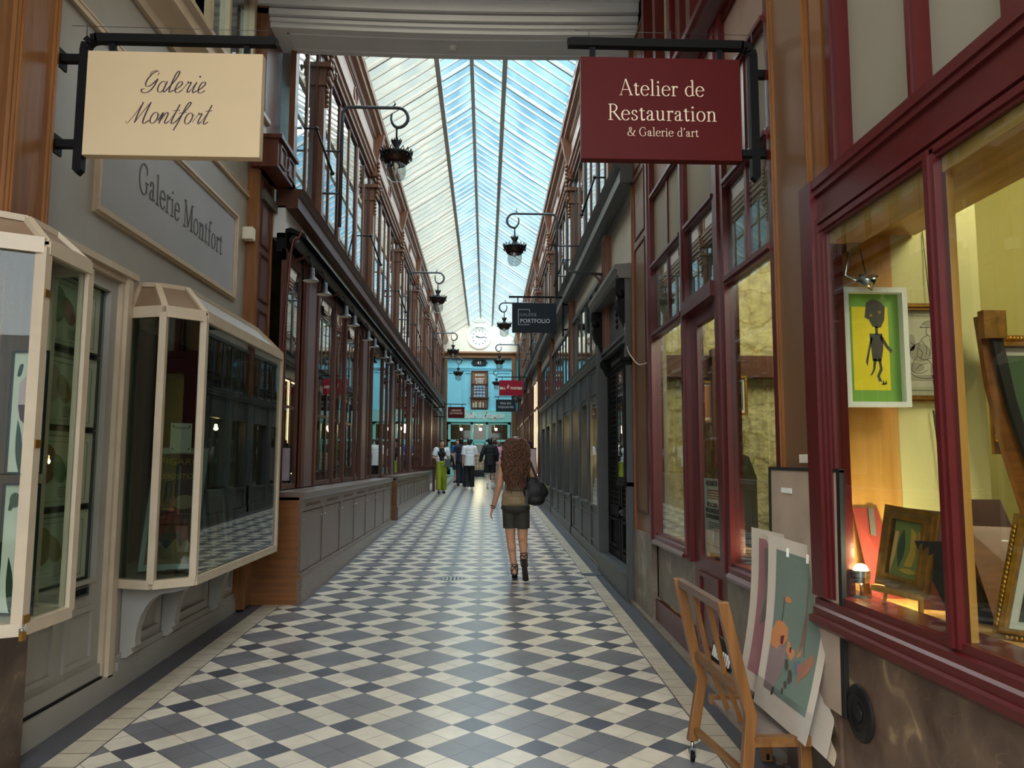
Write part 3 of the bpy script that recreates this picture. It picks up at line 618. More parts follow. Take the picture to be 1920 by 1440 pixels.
plane_art(cd, O, R, ZP, .135, .19, [('border_ornament', A['inkgrey'], [leaf(.12,.9,.14,.03,.6), leaf(.88,.9,.14,.03,2.5), leaf(.12,.12,.14,.03,2.5), leaf(.88,.12,.14,.03,.6)])], M['paper'])
sans('lettering', 'Retrouvez-nous', A['inkgrey'], cd, O+R*.0675+Vector((0,0,.155))+R.cross(Vector(ZP))*.003, R, ZP, .014, .1)
for i, (y, x, z, w_, h_, lab) in enumerate(((5.9,-2.25,.84,.42,.62,'large green and red framed print standing in the middle of the glazed bay'),(6.55,-2.28,.84,.34,.5,'small framed print standing at the far end of the glazed bay'))):
    t_ = thing('framed_print', lab, 'print', (x,y,z)); R = Vector((.18,.98,0)).normalized(); U = Vector((-.12,0,1)).normalized(); O = Vector((x+.06,y-.2,z))
    plane_art(t_, O, R, U, w_, h_, [('picture', A['teal'] if i == 0 else A['tan'], [rc(.14,.12,.86,.88)]), ('figures', A['brickred'], [leaf(.35,.4,.4,.06,1.4), leaf(.6,.45,.5,.08,1.7)])], M['paper'])
    frame_part(t_, O, R, U, w_, h_, .02, .018, M['black'])
fp = thing('flat_print', 'framed print lying flat on the floor of the glazed bay', 'print', (-2.05,5.55,.83))
MB().box(-2.2,5.32,.83,-1.95,5.75,.845).build('frame', M['black'], fp); MB().box(-2.185,5.34,.845,-1.965,5.73,.848).build('sheet', A['inkgrey'], fp)
# narrow vitrine hung on the near pilaster
v1 = thing('wall_vitrine', 'narrow cream glazed vitrine with pointed roof hung on the brown pilaster', 'vitrine', (-2.15,3.7,.83))
glazed_bay(v1, [(-2.24,3.40),(-2.02,3.52),(-2.02,3.90),(-2.24,3.98)], .84, 2.53, [(-2.24,3.50),(-2.14,3.58),(-2.14,3.82),(-2.24,3.9)], 2.68, .05, M['creamtrim'], M['doorglass'], M['bayroof'])
MB().box(-2.24,3.45,1.5,-2.04,3.55,1.506).build('glass_shelf', M['green_glass'], v1)
pieces('hinge', M['brass'], v1, [(-2.0,3.50,z,-1.99,3.545,z+.035) for z in (.86,1.62,2.3)])
pl_ = thing('padlock', 'small brass padlock on the lower corner of the narrow vitrine', 'padlock', (-2.0,3.5,.83)); MB().box(-2.0,3.485,.79,-1.985,3.515,.825).build('body', M['brass'], pl_); MB().tube([(-1.993,3.49,.825),(-1.993,3.49,.845),(-1.993,3.51,.845),(-1.993,3.51,.825)], .003, 6).build('shackle', M['chrome'], pl_)
for i, (z, h, lab) in enumerate(((1.51,.56,'framed botanical print of a plum red flower in the upper half of the vitrine'),(.87,.58,'framed botanical print of round green leaves in the lower half of the vitrine'))):
    t_ = thing('botanical_print', lab, 'print', (-2.15,3.66,z)); O = Vector((-2.225,3.70,z)); R = Vector((.17,-.02,0)).normalized()
    fl = [('leaf_shape', A['darkleaf'], [leaf(.3,.2,.5,.1,1.9), leaf(.62,.25,.5,.09,1.2), leaf(.2,.85,.2,.05,.5), leaf(.5,.93,.2,.05,2.6)])]
    if i == 0: fl += [('flower', A['palepink'], [[(.2,.5),(.85,.5),(.9,.72),(.55,.86),(.2,.74)]]), ('flower_base', A['plum'], [[(.2,.56),(.85,.56),(.7,.42),(.45,.39),(.28,.44)]])]
    else: fl += [('leaf_shape', A['leafgreen'], [leaf(.8,.42,.26,.12,1.57), leaf(.8,.24,.3,.12,1.5), ell(.3,.88,.16,.06)])]
    plane_art(t_, O, R, ZP, .165, h, fl, M['paper']); frame_part(t_, O, R, ZP, .165, h, .008, .012, M['black'])
# shop door with charts behind the glass
d1 = struct('door_1', (-2.34,4.5,.24)); m = MB()
m.box(-2.41,4.0,.24,-2.355,4.1,2.70); m.box(-2.41,4.84,.24,-2.355,4.94,2.70); m.box(-2.41,4.1,2.62,-2.355,4.84,2.70); m.box(-2.41,4.1,.24,-2.355,4.84,.86)
m.build('leaf', M['greypaint'], d1)
m = MB()
for y0,y1 in ((4.10,4.42),(4.52,4.84)): m.frame_yz(-2.36,-2.34,y0,.38,y1,.71,.03)
m.box(-2.36,4.0,.26,-2.335,4.93,.34); m.frame_yz(-2.36,-2.345,4.08,.84,4.86,2.64,.022)
m.build('panel_moulding', M['greypaint'], d1)
MB().box(-2.385,4.1,.86,-2.38,4.84,2.62).build('pane', M['doorglass'], d1)
m = MB(); m.frame_yz(-2.355,-2.34,4.56,.775,4.76,.835,.012); m.build('letter_slot', M['greyiron'], d1); MB().box(-2.352,4.572,.787,-2.35,4.748,.823).build('slot_flap', M['nearblack'], d1)
m = MB(); m.box(-2.36,4.94,.24,-2.325,4.97,2.74); m.box(-2.36,4.97,.24,-2.30,5.03,2.76); m.box(-2.36,5.03,.24,-2.32,5.09,2.78); m.box(-2.36,3.95,2.70,-2.32,4.97,2.74); m.box(-2.36,3.95,2.74,-2.29,5.09,2.78)
m.build('door_frame', M['creamtrim'], d1)
MB().box(-2.40,4.1,.24,-2.32,4.94,.262).build('threshold', M['nearblack'], d1)
cols = (('chartgreen','mapyellow','chartred'),('palepink','chartgreen','tan'),('chartred','olive','chartgreen'),('tan','olive','tan'))
for i, z in enumerate((2.215,1.765,1.31,.875)):
    t_ = thing('botanical_chart', 'framed botanical chart behind the shop door glass, %s from the top' % ORD[i], 'chart', (-2.40,4.45,z))
    O = Vector((-2.402,4.1,z)); h = (.40,.41,.42,.40)[i]; c1, c2, c3 = cols[i]
    plane_art(t_, O, YP, ZP, .72, h, [('rule', A['inkgrey'], [rc(.08,.06,.92,.065), rc(.08,.06,.085,.86), rc(.915,.06,.92,.86), rc(.08,.855,.92,.86), rc(.3,.93,.7,.94)]),
      ('shape', A[c1], [ell(.32,.56,.15,.26)]), ('shape', A[c3], [ell(.5,.5,.09,.2,rot=.3)]), ('shape', A[c2], [ell(.72,.52,.11,.27,rot=-.2)]), ('caption', A['inkgrey'], [rc(.5,.12+.03*k,.86,.127+.03*k) for k in range(5)])], M['paper'])
    frame_part(t_, O, YP, ZP, .72, h, .014, .012, M['black'])
# ------------------------------------------------------------------ the two big hanging signs
def bar_frame(root, y, xw, s, zt, zb, xe, plates, hang, zs):
    """square iron bracket: xw wall face, s = +1 when it reaches towards +x"""
    xv = xw+s*.13
    m = MB(); b = .045
    pts = [(xv,zb+.02),(xv,zt-.08)]+[(xv+s*.06*(1-math.cos(a)), zt-.08+.06*math.sin(a)) for a in (PI/6,PI/3,PI/2)]
    for (a0,c0),(a1,c1) in zip(pts, pts[1:]): m.beam((a0,y,c0),(a1,y,c1),b,b,(0,1,0))
    m.beam((xv+s*.05,y,zt-.02),(xe-s*.03,y,zt-.02),b,b); m.prism([(xe-s*.03,zt-.0425),(xe-s*.03,zt+.0025),(xe,zt-.005),(xe-s*.005,zt-.0425)], 'y', y-.0225, y+.0225)
    m.prism([(xv-.0225,zb+.02),(xv+.0225,zb+.02),(xv,zb-.005)], 'y', y-.0225, y+.0225)
    m.build('bracket_bar', M['nearblack'], root)
    for z in plates:
        MB().box(xw,y-.02,z-.02,xv,y+.02,z+.02).build('wall_stub', M['nearblack'], root)
        MB().box(xw,y-.05,z-.05,xw+s*.012,y+.05,z+.05).build('wall_plate', M['nearblack'], root)
    MB().box(xv,y-.018,plates[-1]-.018,hang[0],y+.018,plates[-1]+.018).build('side_tie', M['nearblack'], root)
    for x in hang[1:]: MB().box(x-.015,y-.012,zs-.01,x+.015,y+.012,zt-.02).build('hanger', M['nearblack'], root)
    m = MB(); xs = sorted((xv-s*.02, xe-s*.1)); 
    for x in (xs[0]+.02, (xs[0]+xs[1])/2, xs[1]-.02): m.tube([(x,y,zt),(x,y,zt+.06)], .003, 6)
    m.tube([(xs[0]-.06,y,zt+.05),(xs[1]+.06,y,zt+.045)], .0015, 5); m.build('bird_wire', M['greyiron'], root)
ls = thing('hanging_sign', 'cream board lettered Galerie Montfort hanging from a black bracket on the left', 'sign', (-1.65,3.95,3.14))
bar_frame(ls, 3.95, -2.25, 1, 3.80, 3.04, -1.12, (3.665,3.20), (-2.08,-1.98,-1.28), 3.70)
MB().box(-2.103,3.93,3.138,-1.19,3.99,3.705).build('board', M['cream'], ls, .004)
lettering('lettering', 'Galerie', M['inkplum'], ls, (-1.655,3.93,3.482), XP, ZP, .115, .33, SCRIPT, slant=.42, thick=.042, thin=.012, depth=.002)
lettering('lettering', 'Montfort', M['inkplum'], ls, (-1.675,3.93,3.312), XP, ZP, .115, .42, SCRIPT, slant=.42, thick=.042, thin=.012, depth=.002)
rs = thing('hanging_sign', 'burgundy board lettered Atelier de Restauration hanging from a black bracket on the right', 'sign', (.93,3.95,3.16))
bar_frame(rs, 3.95, 1.56, -1, 3.835, 3.06, .423, (3.655,3.21), (1.36,1.25,.56), 3.73)
MB().box(.495,3.93,3.162,1.356,3.99,3.73).build('board', M['burgundy'], rs, .004)
for txt, px0, px1, yb, cap in (('Atelier de',1160,1322,181,.088),('Restauration',1138,1345,229,.088),("& Galerie d'art",1174,1309,259,.047)):
    xc = .495+(.5*(px0+px1)-1088)/302*.861; z = 3.73-(yb-107)/197*.568
    lettering('lettering', txt, M['lettercream'], rs, (xc,3.93,z), XP, ZP, cap*1.02, (px1-px0)/302*.861, SERIF, thick=.06, thin=.022, space=.035, depth=.002)
# ------------------------------------------------------------------ left counters in front of the bookshops
def counter(y0, y1, n, label, zt):
    c = thing('shop_counter', label, 'counter', (-2.0,y0,fz(y0)))
    x0, x1 = -2.33, -1.80
    MB().slab([(x0,y0,fz(y0)-.02),(x1-.02,y0,fz(y0)-.02),(x1-.02,y1,fz(y0)-.02),(x0,y1,fz(y0)-.02)], (0,0,zt-fz(y0)-.06)).build('body', M['sideoak'], c)
    m = MB(); b = fz(y0)
    m.slab([(x1-.02,y0-.01,b-.02),(x1+.03,y0-.01,b-.02),(x1+.03,y1,b-.02),(x1-.02,y1,b-.02)], (0,0,.27)); m.box(x1-.02,y0-.01,b+.25,x1+.02,y1,b+.27); m.box(x1-.02,y0-.01,b+.27,x1+.01,y1,b+.295)
    m.build('plinth', M['walnuty'], c)
    m = MB(); m.box(x0,y0-.012,b-.02,x1-.02,y0,b+.25); m.box(x0,y0-.018,b+.25,x1+.01,y0,b+.275); m.build('end_plinth', M['sideoak'], c)
    m = MB(); m.prism([(x1-.02,zt-.19),(x1+.004,zt-.19),(x1+.004,zt-.075),(x1+.012,zt-.06),(x1+.03,zt-.045),(x1+.034,zt-.005),(x1+.03,zt),(x0,zt),(x0,zt-.05),(x1-.02,zt-.05)], 'y', y0-.012, y1)
    m.build('top', M['walnuty'], c)
    w = (y1-y0)/n
    for i in range(n):
        a, e = y0+w*i, y0+w*(i+1)
        d = MB().box(x1-.02,a+.045,b+.30,x1-.004,e-.045,zt-.20).build('door', M['walnut'], c, .004)
        for yy in (a+.10, e-.10): MB().ball((x1+.002,yy,zt-.28),.009,8,6).build('knob', M['chrome'], d)
    pieces('stile', M['walnut'], c, [(x1-.02,y0+w*i-(.045 if i else -.0),b+.29,x1+.004,y0+w*i+(.045 if i < n else 0),zt-.19) for i in range(n+1)])
    pieces('vent', M['mahogy'], c, [(x1+.002,y0+w*i+.18,zt-.15,x1+.006,y0+w*(i+1)-.18,zt-.12) for i in range(n)])
    return c
counter(7.72, 15.0, 7, 'long weathered wood counter nearest the soffit beam along the left shops', 1.268)
counter(15.95, 25.2, 12, 'further long wood counter along the left shops beyond the gap', 1.285)
dk = thing('folding_desk', 'dark red wooden flap desk standing out from the left shops', 'desk', (-1.9,25.6,fz(25.5)))
MB().box(-2.3,25.3,1.42,-1.62,26.2,1.46).build('top', M['mahogy'], dk); MB().box(-1.72,25.35,fz(25.4),-1.64,25.43,1.42).build('leg', M['mahog'], dk); MB().box(-2.3,25.32,1.32,-1.68,25.36,1.42).build('apron', M['mahogy'], dk)
# ------------------------------------------------------------------ left ground floor shopfronts
YP0 = [9.1+4.12*k for k in range(7)]          # bay spacing of the whole arcade
mb = MB(); mb.box(-2.5,7.95,-.1,-2.2,37,1.29); st(mb.build('wall_left_base', M['walnuty']))
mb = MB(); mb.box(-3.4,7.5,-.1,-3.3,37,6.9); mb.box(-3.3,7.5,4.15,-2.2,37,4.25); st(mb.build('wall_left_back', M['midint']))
wn_ = [10]
def nextwin(loc): w = struct('window_%d' % wn_[0], loc); wn_[0] += 1; return w
def left_bay(ya, yb, posts, pil):
    w = nextwin((-2.14,ya,1.3))
    for (p,q) in posts: MB().box(-2.14,p,1.28,-2.085,q,3.75).box(-2.085,p+.03,1.28,-2.075,q-.03,3.75).build('window_post', M['mahog'], w)
    m = MB(); m.box(-2.14,ya,1.28,-2.09,yb,1.33); m.box(-2.14,ya,3.66,-2.09,yb,3.78); m.build('window_rail', M['mahogy'], w)
    MB().box(-2.108,ya,1.33,-2.104,yb,3.66).build('pane', M['refl'], w)
    if pil:
        y = pil
        for e0, e1 in ((-.36,-.12),(.28,.54)): MB().box(-2.2,y+e0,1.28,-2.085,y+e1,4.15).box(-2.085,y+(e0+e1)/2-.05,1.28,-2.07,y+(e0+e1)/2+.05,4.15).build('pilaster_edge', M['mahog'], w)
        MB().box(-2.2,y-.12,1.28,-2.08,y+.28,4.15).build('pilaster_field', M['mauve'], w)
left_bay(7.97, 9.0, [(7.97,8.05),(8.62,8.68)], None)
for k, y in enumerate(YP0):
    ye = min(y+4.12, 37)
    if k < 4: left_bay(y-.3, ye-.3, [(y+1.45,y+1.62),(y+2.28,y+2.44),(y+3.3,y+3.42)] if k != 1 else [(y+.9,y+1.02),(y+2.3,y+2.5),(y+3.1,y+3.24)], y)
    elif k < 6: left_bay(y-.3, ye-.3, [(y+.9+.55*j,y+1.02+.55*j) for j in range(6)], y)
    else: left_bay(y-.3, 36.9, [(y+1.1,y+1.3),(y+2.1,y+2.3)], y)
mb = MB(); mb.box(-2.2,7.97,3.75,-2.10,37,3.95); st(mb.build('trim_20', M['nearblack']))
mb = MB(); mb.box(-2.25,7.97,3.90,-2.115,37,4.24); st(mb.build('trim_21', M['soffit']))
# string course between the two floors, both sides
def string(name, x, s, y0, y1, z, mat):
    m = MB(); m.prism([(x-s*.05,z-.20),(x+s*.06,z-.20),(x+s*.10,z-.21),(x+s*.18,z-.20),(x+s*.18,z-.06),(x+s*.22,z-.04),(x+s*.24,z),(x-s*.05,z+.02)], 'y', y0, y1); return st(m.build(name, mat))
string('trim_22', -2.17, 1, 7.97, 37, 4.42, M['mahogy'])
string('trim_23', 1.53, -1, 7.6, 37, 4.62, M['darkgrey'])
# ------------------------------------------------------------------ upper floor, mirrored on both sides
def upper(side):
    s = 1 if side == 'left' else -1
    xw = -2.08 if side == 'left' else 1.56        # window plane
    zb = 4.42 if side == 'left' else 4.62
    pm_ = M['brownwood'] if side == 'left' else M['brownwood']
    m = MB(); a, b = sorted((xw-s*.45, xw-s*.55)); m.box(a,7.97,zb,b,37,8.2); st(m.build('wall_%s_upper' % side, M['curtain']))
    edges = [7.97]+YP0+[37.0]
    for k in range(len(edges)-1):
        ya, yb = edges[k], edges[k+1]; w = nextwin((xw,ya,zb)); L = yb-ya
        n = max(1, round(L/1.37)); d = MB()
        for i in range(n):
            y0, y1 = ya+L*i/n, ya+L*(i+1)/n
            MB().box(xw-s*.02,y0-.06,zb,xw+s*.04,y0+.06,6.62).build('window_post', M['brownwood'], w); MB().box(xw,(y0+y1)/2-.022,zb,xw+s*.03,(y0+y1)/2+.022,6.55).build('mullion', M['brownwood'], w)
            for q in (y0+.06, y1-.11): d.box(xw,q,zb+.04,xw+s*.03,q+.05,6.55)
        d.box(xw,ya,zb,xw+s*.04,yb,zb+.06); d.box(xw,ya,6.5,xw+s*.04,yb,6.58)
        d.build('window_sash', M['mahog'] if side == 'left' else M['darkgrey'], w)
        MB().box(xw+s*.008,ya,zb+.05,xw+s*.013,yb,6.52).build('pane', M['upglass'], w)
    # pilasters with carved capitals
    for k, y in enumerate(YP0):
        p = struct('trim_%d' % ((30 if s > 0 else 40)+k), (xw,y,zb))
        MB().box(xw-s*.02,y-.065,zb,xw+s*.10,y+.065,6.12).build('shaft', pm_, p)
        m = MB(); m.box(xw-s*.02,y-.09,6.10,xw+s*.13,y+.09,6.14); m.box(xw-s*.02,y-.12,6.32,xw+s*.18,y+.12,6.38); m.box(xw-s*.02,y-.08,6.14,xw+s*.12,y+.08,6.32)
        for i in range(5):
            for j in range(2): m.ball((xw+s*(.14+.012*j), y-.08+.04*i, 6.18+.08*j), (.03,.02,.045), 8, 6)
        for q in (-1,1): m.tube([(xw+s*.2, y+q*(.10-.03*math.cos(t)), 6.31+.03*math.sin(t)) for t in [i*PI/5 for i in range(9)]], .014, 6)
        for i in range(4): m.ball((xw+s*.115, y, 6.06-.06*i), (.028,.05-.008*i,.032), 8, 6)
        m.build('capital', M['brownwood'], p)
        m = MB(); m.prism([(xw,6.55),(xw+s*.16,6.55),(xw+s*.13,6.75),(xw+s*.2,7.0),(xw+s*.26,7.3),(xw,7.3)], 'y', y-.06, y+.06); m.build('console', M['brownwood'], p)
        lo = MB()
        for i in range(6): lo.ball((xw+s*.16, y, 6.45+.07*i), (.035,.045,.04), 8, 6)
        lo.build('pendant', M['brownwood'], p)
    # entablature
    m = MB(); m.prism([(xw-s*.05,6.58),(xw+s*.08,6.58),(xw+s*.08,6.64),(xw+s*.11,6.66),(xw+s*.11,6.72),(xw+s*.14,6.74),(xw+s*.14,6.80),(xw-s*.05,6.80)], 'y', 7.97, 37)
    st(m.build('trim_%d' % (50 if s > 0 else 60), M['brownwoody']))
    m = MB(); a, b = sorted((xw-s*.05, xw+s*.09)); m.box(a,7.97,6.80,b,37,7.22); st(m.build('trim_%d' % (51 if s > 0 else 61), M['pinkfrieze']))
    m = MB(); m.prism([(xw-s*.05,7.22),(xw+s*.11,7.22),(xw+s*.13,7.27),(xw+s*.2,7.31),(xw+s*.2,7.40),(xw+s*.24,7.42),(xw+s*.25,7.5),(xw-s*.4,7.5)], 'y', 7.97, 37)
    st(m.build('trim_%d' % (52 if s > 0 else 62), M['brownwoody']))
    m = MB(); x = xw+s*.095
    for k in range(len(edges)-1):
        ya, yb = edges[k]+.18, edges[k+1]-.18
        if yb-ya > 1.2: m.frame_yz(x-.012,x+.012,ya,6.86,yb,7.17,.02); yc = (ya+yb)/2; m.tube([(x+s*.006, yc+.13*math.cos(t*PI/10), 7.015+.13*math.sin(t*PI/10)) for t in range(21)], .014, 6)
    st(m.build('trim_%d' % (53 if s > 0 else 63), M['brownwood']))
    # casement stays
    for k, y in enumerate(YP0[:6] if s > 0 else YP0[:5]):
        yy = y-.55 if s > 0 else y+.8
        t_ = thing('window_crank', 'iron crank rod on the %s upper window of the %s arcade wall' % (ORD[k], side), 'window crank', (xw,yy,4.9), 'window crank rods')
        m = MB(); m.tube([(xw+s*.02,yy-.15,5.28),(xw+s*.16,yy-.15,5.28)], .012, 8); m.tube([(xw+s*.16,yy-.15,5.28),(xw+s*.30,yy+.1,4.86)], .014, 8); m.build('rod', M['iron'], t_)
        m = MB(); m.ball((xw+s*.16,yy-.15,5.28),.026,10,6); m.ball((xw+s*.30,yy+.1,4.86),.026,10,6); m.build('joint', M['iron'], t_)
upper('left'); upper('right')
# ------------------------------------------------------------------ glass roof
EL, ER, ZE, XR, ZR = -1.93, 1.36, 7.53, -.29, 8.62
def rp(t, left=True):
    return (EL+(XR-EL)*t, ZE+(ZR-ZE)*t) if left else (ER+(XR-ER)*t, ZE+(ZR-ZE)*t)
bars, heavy = MB(), MB(); Y0, Y1 = 7.97, 37.0; step = .335; i = 0; y = Y0+.1
while y < Y1:
    big = i % 5 == 0
    for left in (True, False):
        for t0, t1, dz in ((0,.655,0),(.655,1,.03)):
            a, b = rp(t0,left), rp(t1,left); (heavy if big else bars).beam((a[0],y,a[1]+dz),(b[0],y,b[1]+dz), .042 if big else .02, .07 if big else .04)
    y += step; i += 1
m = MB()
for left in (True, False):
    x, z = rp(.655,left); m.box(x-.04,Y0,z-.07,x+.04,Y1,z+.05); x, z = rp(0,left); m.box(x-.04,Y0,z-.05,x+.03,Y1,z+.02)
m.box(XR-.035,Y0,ZR-.08,XR+.035,Y1,ZR+.06)
rf = struct('ceiling_roof', (XR,Y0,ZE)); bars.build('glazing_bar', M['roofbar'], rf); heavy.build('rafter', M['roofbar'], rf); m.build('purlin', M['roofbar'], rf)
for left, g in ((True,'roofL'),(False,'roofR')):
    a, b, c = rp(0,left), rp(.655,left), rp(1,left); w = nextwin((a[0],Y0,a[1]))
    MB().quad((a[0],Y0,a[1]+.02),(a[0],Y1,a[1]+.02),(b[0],Y1,b[1]+.02),(b[0],Y0,b[1]+.02)).build('pane', M[g], w)
    MB().quad((b[0],Y0,b[1]+.05),(b[0],Y1,b[1]+.05),(c[0],Y1,c[1]+.05),(c[0],Y0,c[1]+.05)).build('ridge_pane', M['roofT'], w)
# ------------------------------------------------------------------ iron lanterns
def lantern(name, xwall, xpost, xl, y, zt, label):
    s = 1 if xl > xpost else -1; g = 'street lanterns along the arcade'
    t = thing(name, label, 'lantern', (xpost,y,zt-1.5), g)
    r = .10
    pts = [(xpost,y,zt-1.5),(xpost,y,zt-r)]+[(xpost+s*r*(1-math.cos(a)),y,zt-r+r*math.sin(a)) for a in [PI/2*i/6 for i in range(1,7)]]
    cx, cz, R = xl+s*.01, zt-.125, .125
    pts += [(xl-s*.04,y,zt)]+[(cx+s*R*math.sin(a),y,cz+R*math.cos(a)) for a in [PI*i/10 for i in range(0,11)]]
    pts += [(cx-s*R*.85*math.sin(a)*.75-s*.0,y,cz-R*math.cos(a)*(1-.25*a/2.4)) for a in [2.2*i/8 for i in range(1,9)]]
    MB().tube(pts, [.021]*(len(pts)-8)+[.02-.0014*i for i in range(8)], 8).build('bracket_arm', M['greyiron'], t)
    MB().tube([(xl-s*.06,y,zt),(xl-s*.02,y,zt+.05),(xl-s*.045,y,zt+.10)], [.014,.009,.003], 6).build('finial', M['greyiron'], t)
    for z in (zt-.56, zt-1.09): MB().tube([(xwall,y,z),(xpost,y,z)], .014, 8).build('wall_stay', M['greyiron'], t)
    MB().tube([(xl,y,zt-.245),(xl,y,zt-.44)], .012, 8).build('hanger_rod', M['iron'], t)
    c = (xl,y,zt)
    m = MB(); m.lathe([(.012,-.40),(.05,-.42),(.06,-.445),(.03,-.50),(.035,-.515),(.05,-.52),(.085,-.55),(.115,-.575)], c, 16)
    n = 10
    for i in range(n):
        a = 2*PI*i/n; m.tube([(xl+.052*math.cos(a),y+.052*math.sin(a),zt-.43),(xl+.066*math.cos(a),y+.066*math.sin(a),zt-.40)], [.012,.004], 5)
    m.build('crown', M['iron'], t)
    m = MB(); m.lathe([(.10,-.565),(.185,-.585),(.192,-.605),(.18,-.625),(.155,-.63)], c, 24)
    n = 18
    for i in range(n):
        a = 2*PI*i/n; ux, uy = math.cos(a), math.sin(a); q = 2*PI/n*.32
        m.tube([(xl+.188*math.cos(a-q),y+.188*math.sin(a-q),zt-.59),(xl+.2*ux,y+.2*uy,zt-.545),(xl+.188*math.cos(a+q),y+.188*math.sin(a+q),zt-.59)], .008, 5)
        m.ball((xl+.185*ux,y+.185*uy,zt-.64), .014, 6, 4)
    m.build('fretted_rim', M['iron'], t)
    MB().lathe([(.16,-.625),(.165,-.645),(.145,-.67),(.15,-.685),(.125,-.715),(.12,-.70),(.10,-.63)], c, 20).build('collar', M['copper'], t)
    MB().lathe([(.115,-.70),(.122,-.78),(.118,-.84),(.10,-.89),(.06,-.92),(.0,-.93)], c, 18).build('glass_globe', M['lampglass'], t)
    MB().lathe([(0,-.66),(.03,-.68),(.035,-.74),(.0,-.78)], c, 8).build('light_bulb', M['white'], t)
for k, y in enumerate((9.1,17.34,25.6,30.6)):
    lantern('street_lantern', -2.05, -1.77, -1.11, y, 5.87 if k < 3 else 5.72, '%s crowned iron lantern on the left arcade wall from the beam' % ORD[k])
for k, y in enumerate((13.0,20.5,27.9,35.6)):
    lantern('street_lantern', 1.545, 1.20, .475, y, 5.85, '%s crowned iron lantern on the right arcade wall from the beam' % ORD[k])
# ------------------------------------------------------------------ awnings and gooseneck lamps on the left
for k, (y0,y1) in enumerate(((7.98,16.1),(16.3,24.6),(24.8,33.0))):
    t = thing('awning_box', '%s rolled dark awning under a hood along the left shops' % ('nearest','middle','farthest')[k], 'awning', (-2.1,y0,3.8), 'rolled awnings')
    m = MB(); m.prism([(-2.13,3.99),(-2.06,4.01),(-1.91,3.94),(-1.89,3.89),(-1.92,3.90),(-2.06,3.96),(-2.13,3.95)], 'y', y0, y1); m.build('hood', M['nearblack'], t)
    m = MB(); m.lathe([(0,y0+.03),(.06,y0+.03),(.06,y1-.03),(0,y1-.03)], (-2.02,0,3.88), 12, True, 'y'); m.build('roller', M['darkgrey'], t)
    m = MB(); m.tube([(-1.98,y0,3.86),(-1.98,y1,3.86)], .018, 8); m.build('front_bar', M['greyiron'], t)
    for q in range(5): yy = y0+.3+(y1-y0-.6)*q/4; MB().tube([(-2.12,yy,3.72),(-2.02,yy+.12,3.80),(-1.98,yy,3.86)], .016, 6).build('folding_arm', M['mahog'], t)
M['redrod'] = pm('dark_red_enamel_rod', (86,30,28), 0.35, var=0.1)
for k, (y,zz) in enumerate(((7.95,2.6),(11.0,2.3),(24.9,2.6))):
    t = thing('awning_crank', '%s dark red awning crank pole leaning against the left shopfront' % ORD[k], 'awning crank', (-2.0,y,zz), 'awning crank poles')
    MB().tube(catmull([(-1.95,y+.05,3.98),(-1.97,y+.02,3.9),(-2.04,y,3.75),(-2.09,y-.02,zz)], 6), .014, 8).build('pole', M['redrod'], t)
lamp_y = [8.45,9.15,10.55,11.25,12.6,13.35,14.75,15.5,16.8,17.5,18.9,19.6,21.0,21.8,23.1,23.9]
M['shade'] = pm('dark_enamel_lamp_shade', (34,22,20), 0.5, var=0.1); M['shadein'] = pm('white_enamel', (225,220,210), 0.4, var=0)
for k, y in enumerate(lamp_y):
    t = thing('gooseneck_lamp', '%s gooseneck lamp over the left shop windows from the beam' % ORD[k], 'lamp', (-2.1,y,3.8), 'gooseneck lamps over the left shopfronts')
    MB().tube(catmull([(-2.12,y,3.70),(-2.05,y,3.82),(-1.97,y,3.82),(-1.94,y,3.74),(-1.94,y,3.68)], 5), .009, 6).build('gooseneck', M['iron'], t)
    MB().lathe([(.022,3.70),(.036,3.69),(.04,3.60),(.09,3.55)], (-1.94,y,0), 14).build('shade', M['shade'], t)
    MB().lathe([(.09,3.55),(.075,3.557),(.03,3.585)], (-1.94,y,0), 14).build('shade_lining', M['shadein'], t)
# dim prints displayed behind the left shop windows
k = 0
for j, y in enumerate((10.1,11.0,12.2,14.6,15.2,16.2,18.3,19.4,20.4)):
    for z in (1.42, 2.15):
        t = thing('window_print', 'mounted print behind the left shop glass, %s of the %s row' % (ORD[j], 'lower' if z < 2 else 'upper'), 'print', (-2.45,y,z), 'prints in the left shop windows')
        R = Vector((.15,1,0)).normalized(); O = Vector((-2.45,y-.2,z)); plane_art(t, O, R, ZP, .42, .6, [('picture', A[random.choice(['tan','inkgrey','olive','ochre','teal'])], [rc(.14,.16,.86,.88)])], M['paper'])
        k += 1
# ------------------------------------------------------------------ far end of the arcade
e = MB(); e.box(-2.3,37.0,fz(37)-.1,1.8,37.3,fz(37)+.12); st(e.build('trim_70', M['white']))
e = MB(); e.box(-2.5,37.08,3.53,2.0,37.3,6.57); e.prism([(-2.3,6.8),(1.75,6.8),(1.75,7.5),(-.29,8.9),(-2.3,7.5)], 'y', 37.05, 37.3); e.box(-2.5,37.1,.9,-1.80,37.3,3.6); e.box(1.16,37.1,.9,2.0,37.3,3.6)
wb_ = e.build('wall_back', M['skyblue']); st(wb_)
e = MB(); e.prism([(-2.2,6.86),(1.6,6.86),(1.6,7.45),(-.29,8.75),(-2.2,7.45)], 'y', 37.0, 37.06)
g_ = e.build('wall_back_gable', M['gable']); st(g_)
e = MB(); e.prism([(36.85,6.57),(37.1,6.57),(37.1,6.87),(36.75,6.87),(36.72,6.80),(36.8,6.72),(36.85,6.68)], 'x', -2.1, 1.5); st(e.build('trim_71', M['oak']))
e = MB()
for z in (5.98,6.06,6.10): e.box(-1.9,37.03,z,1.25,37.1,z+.02)
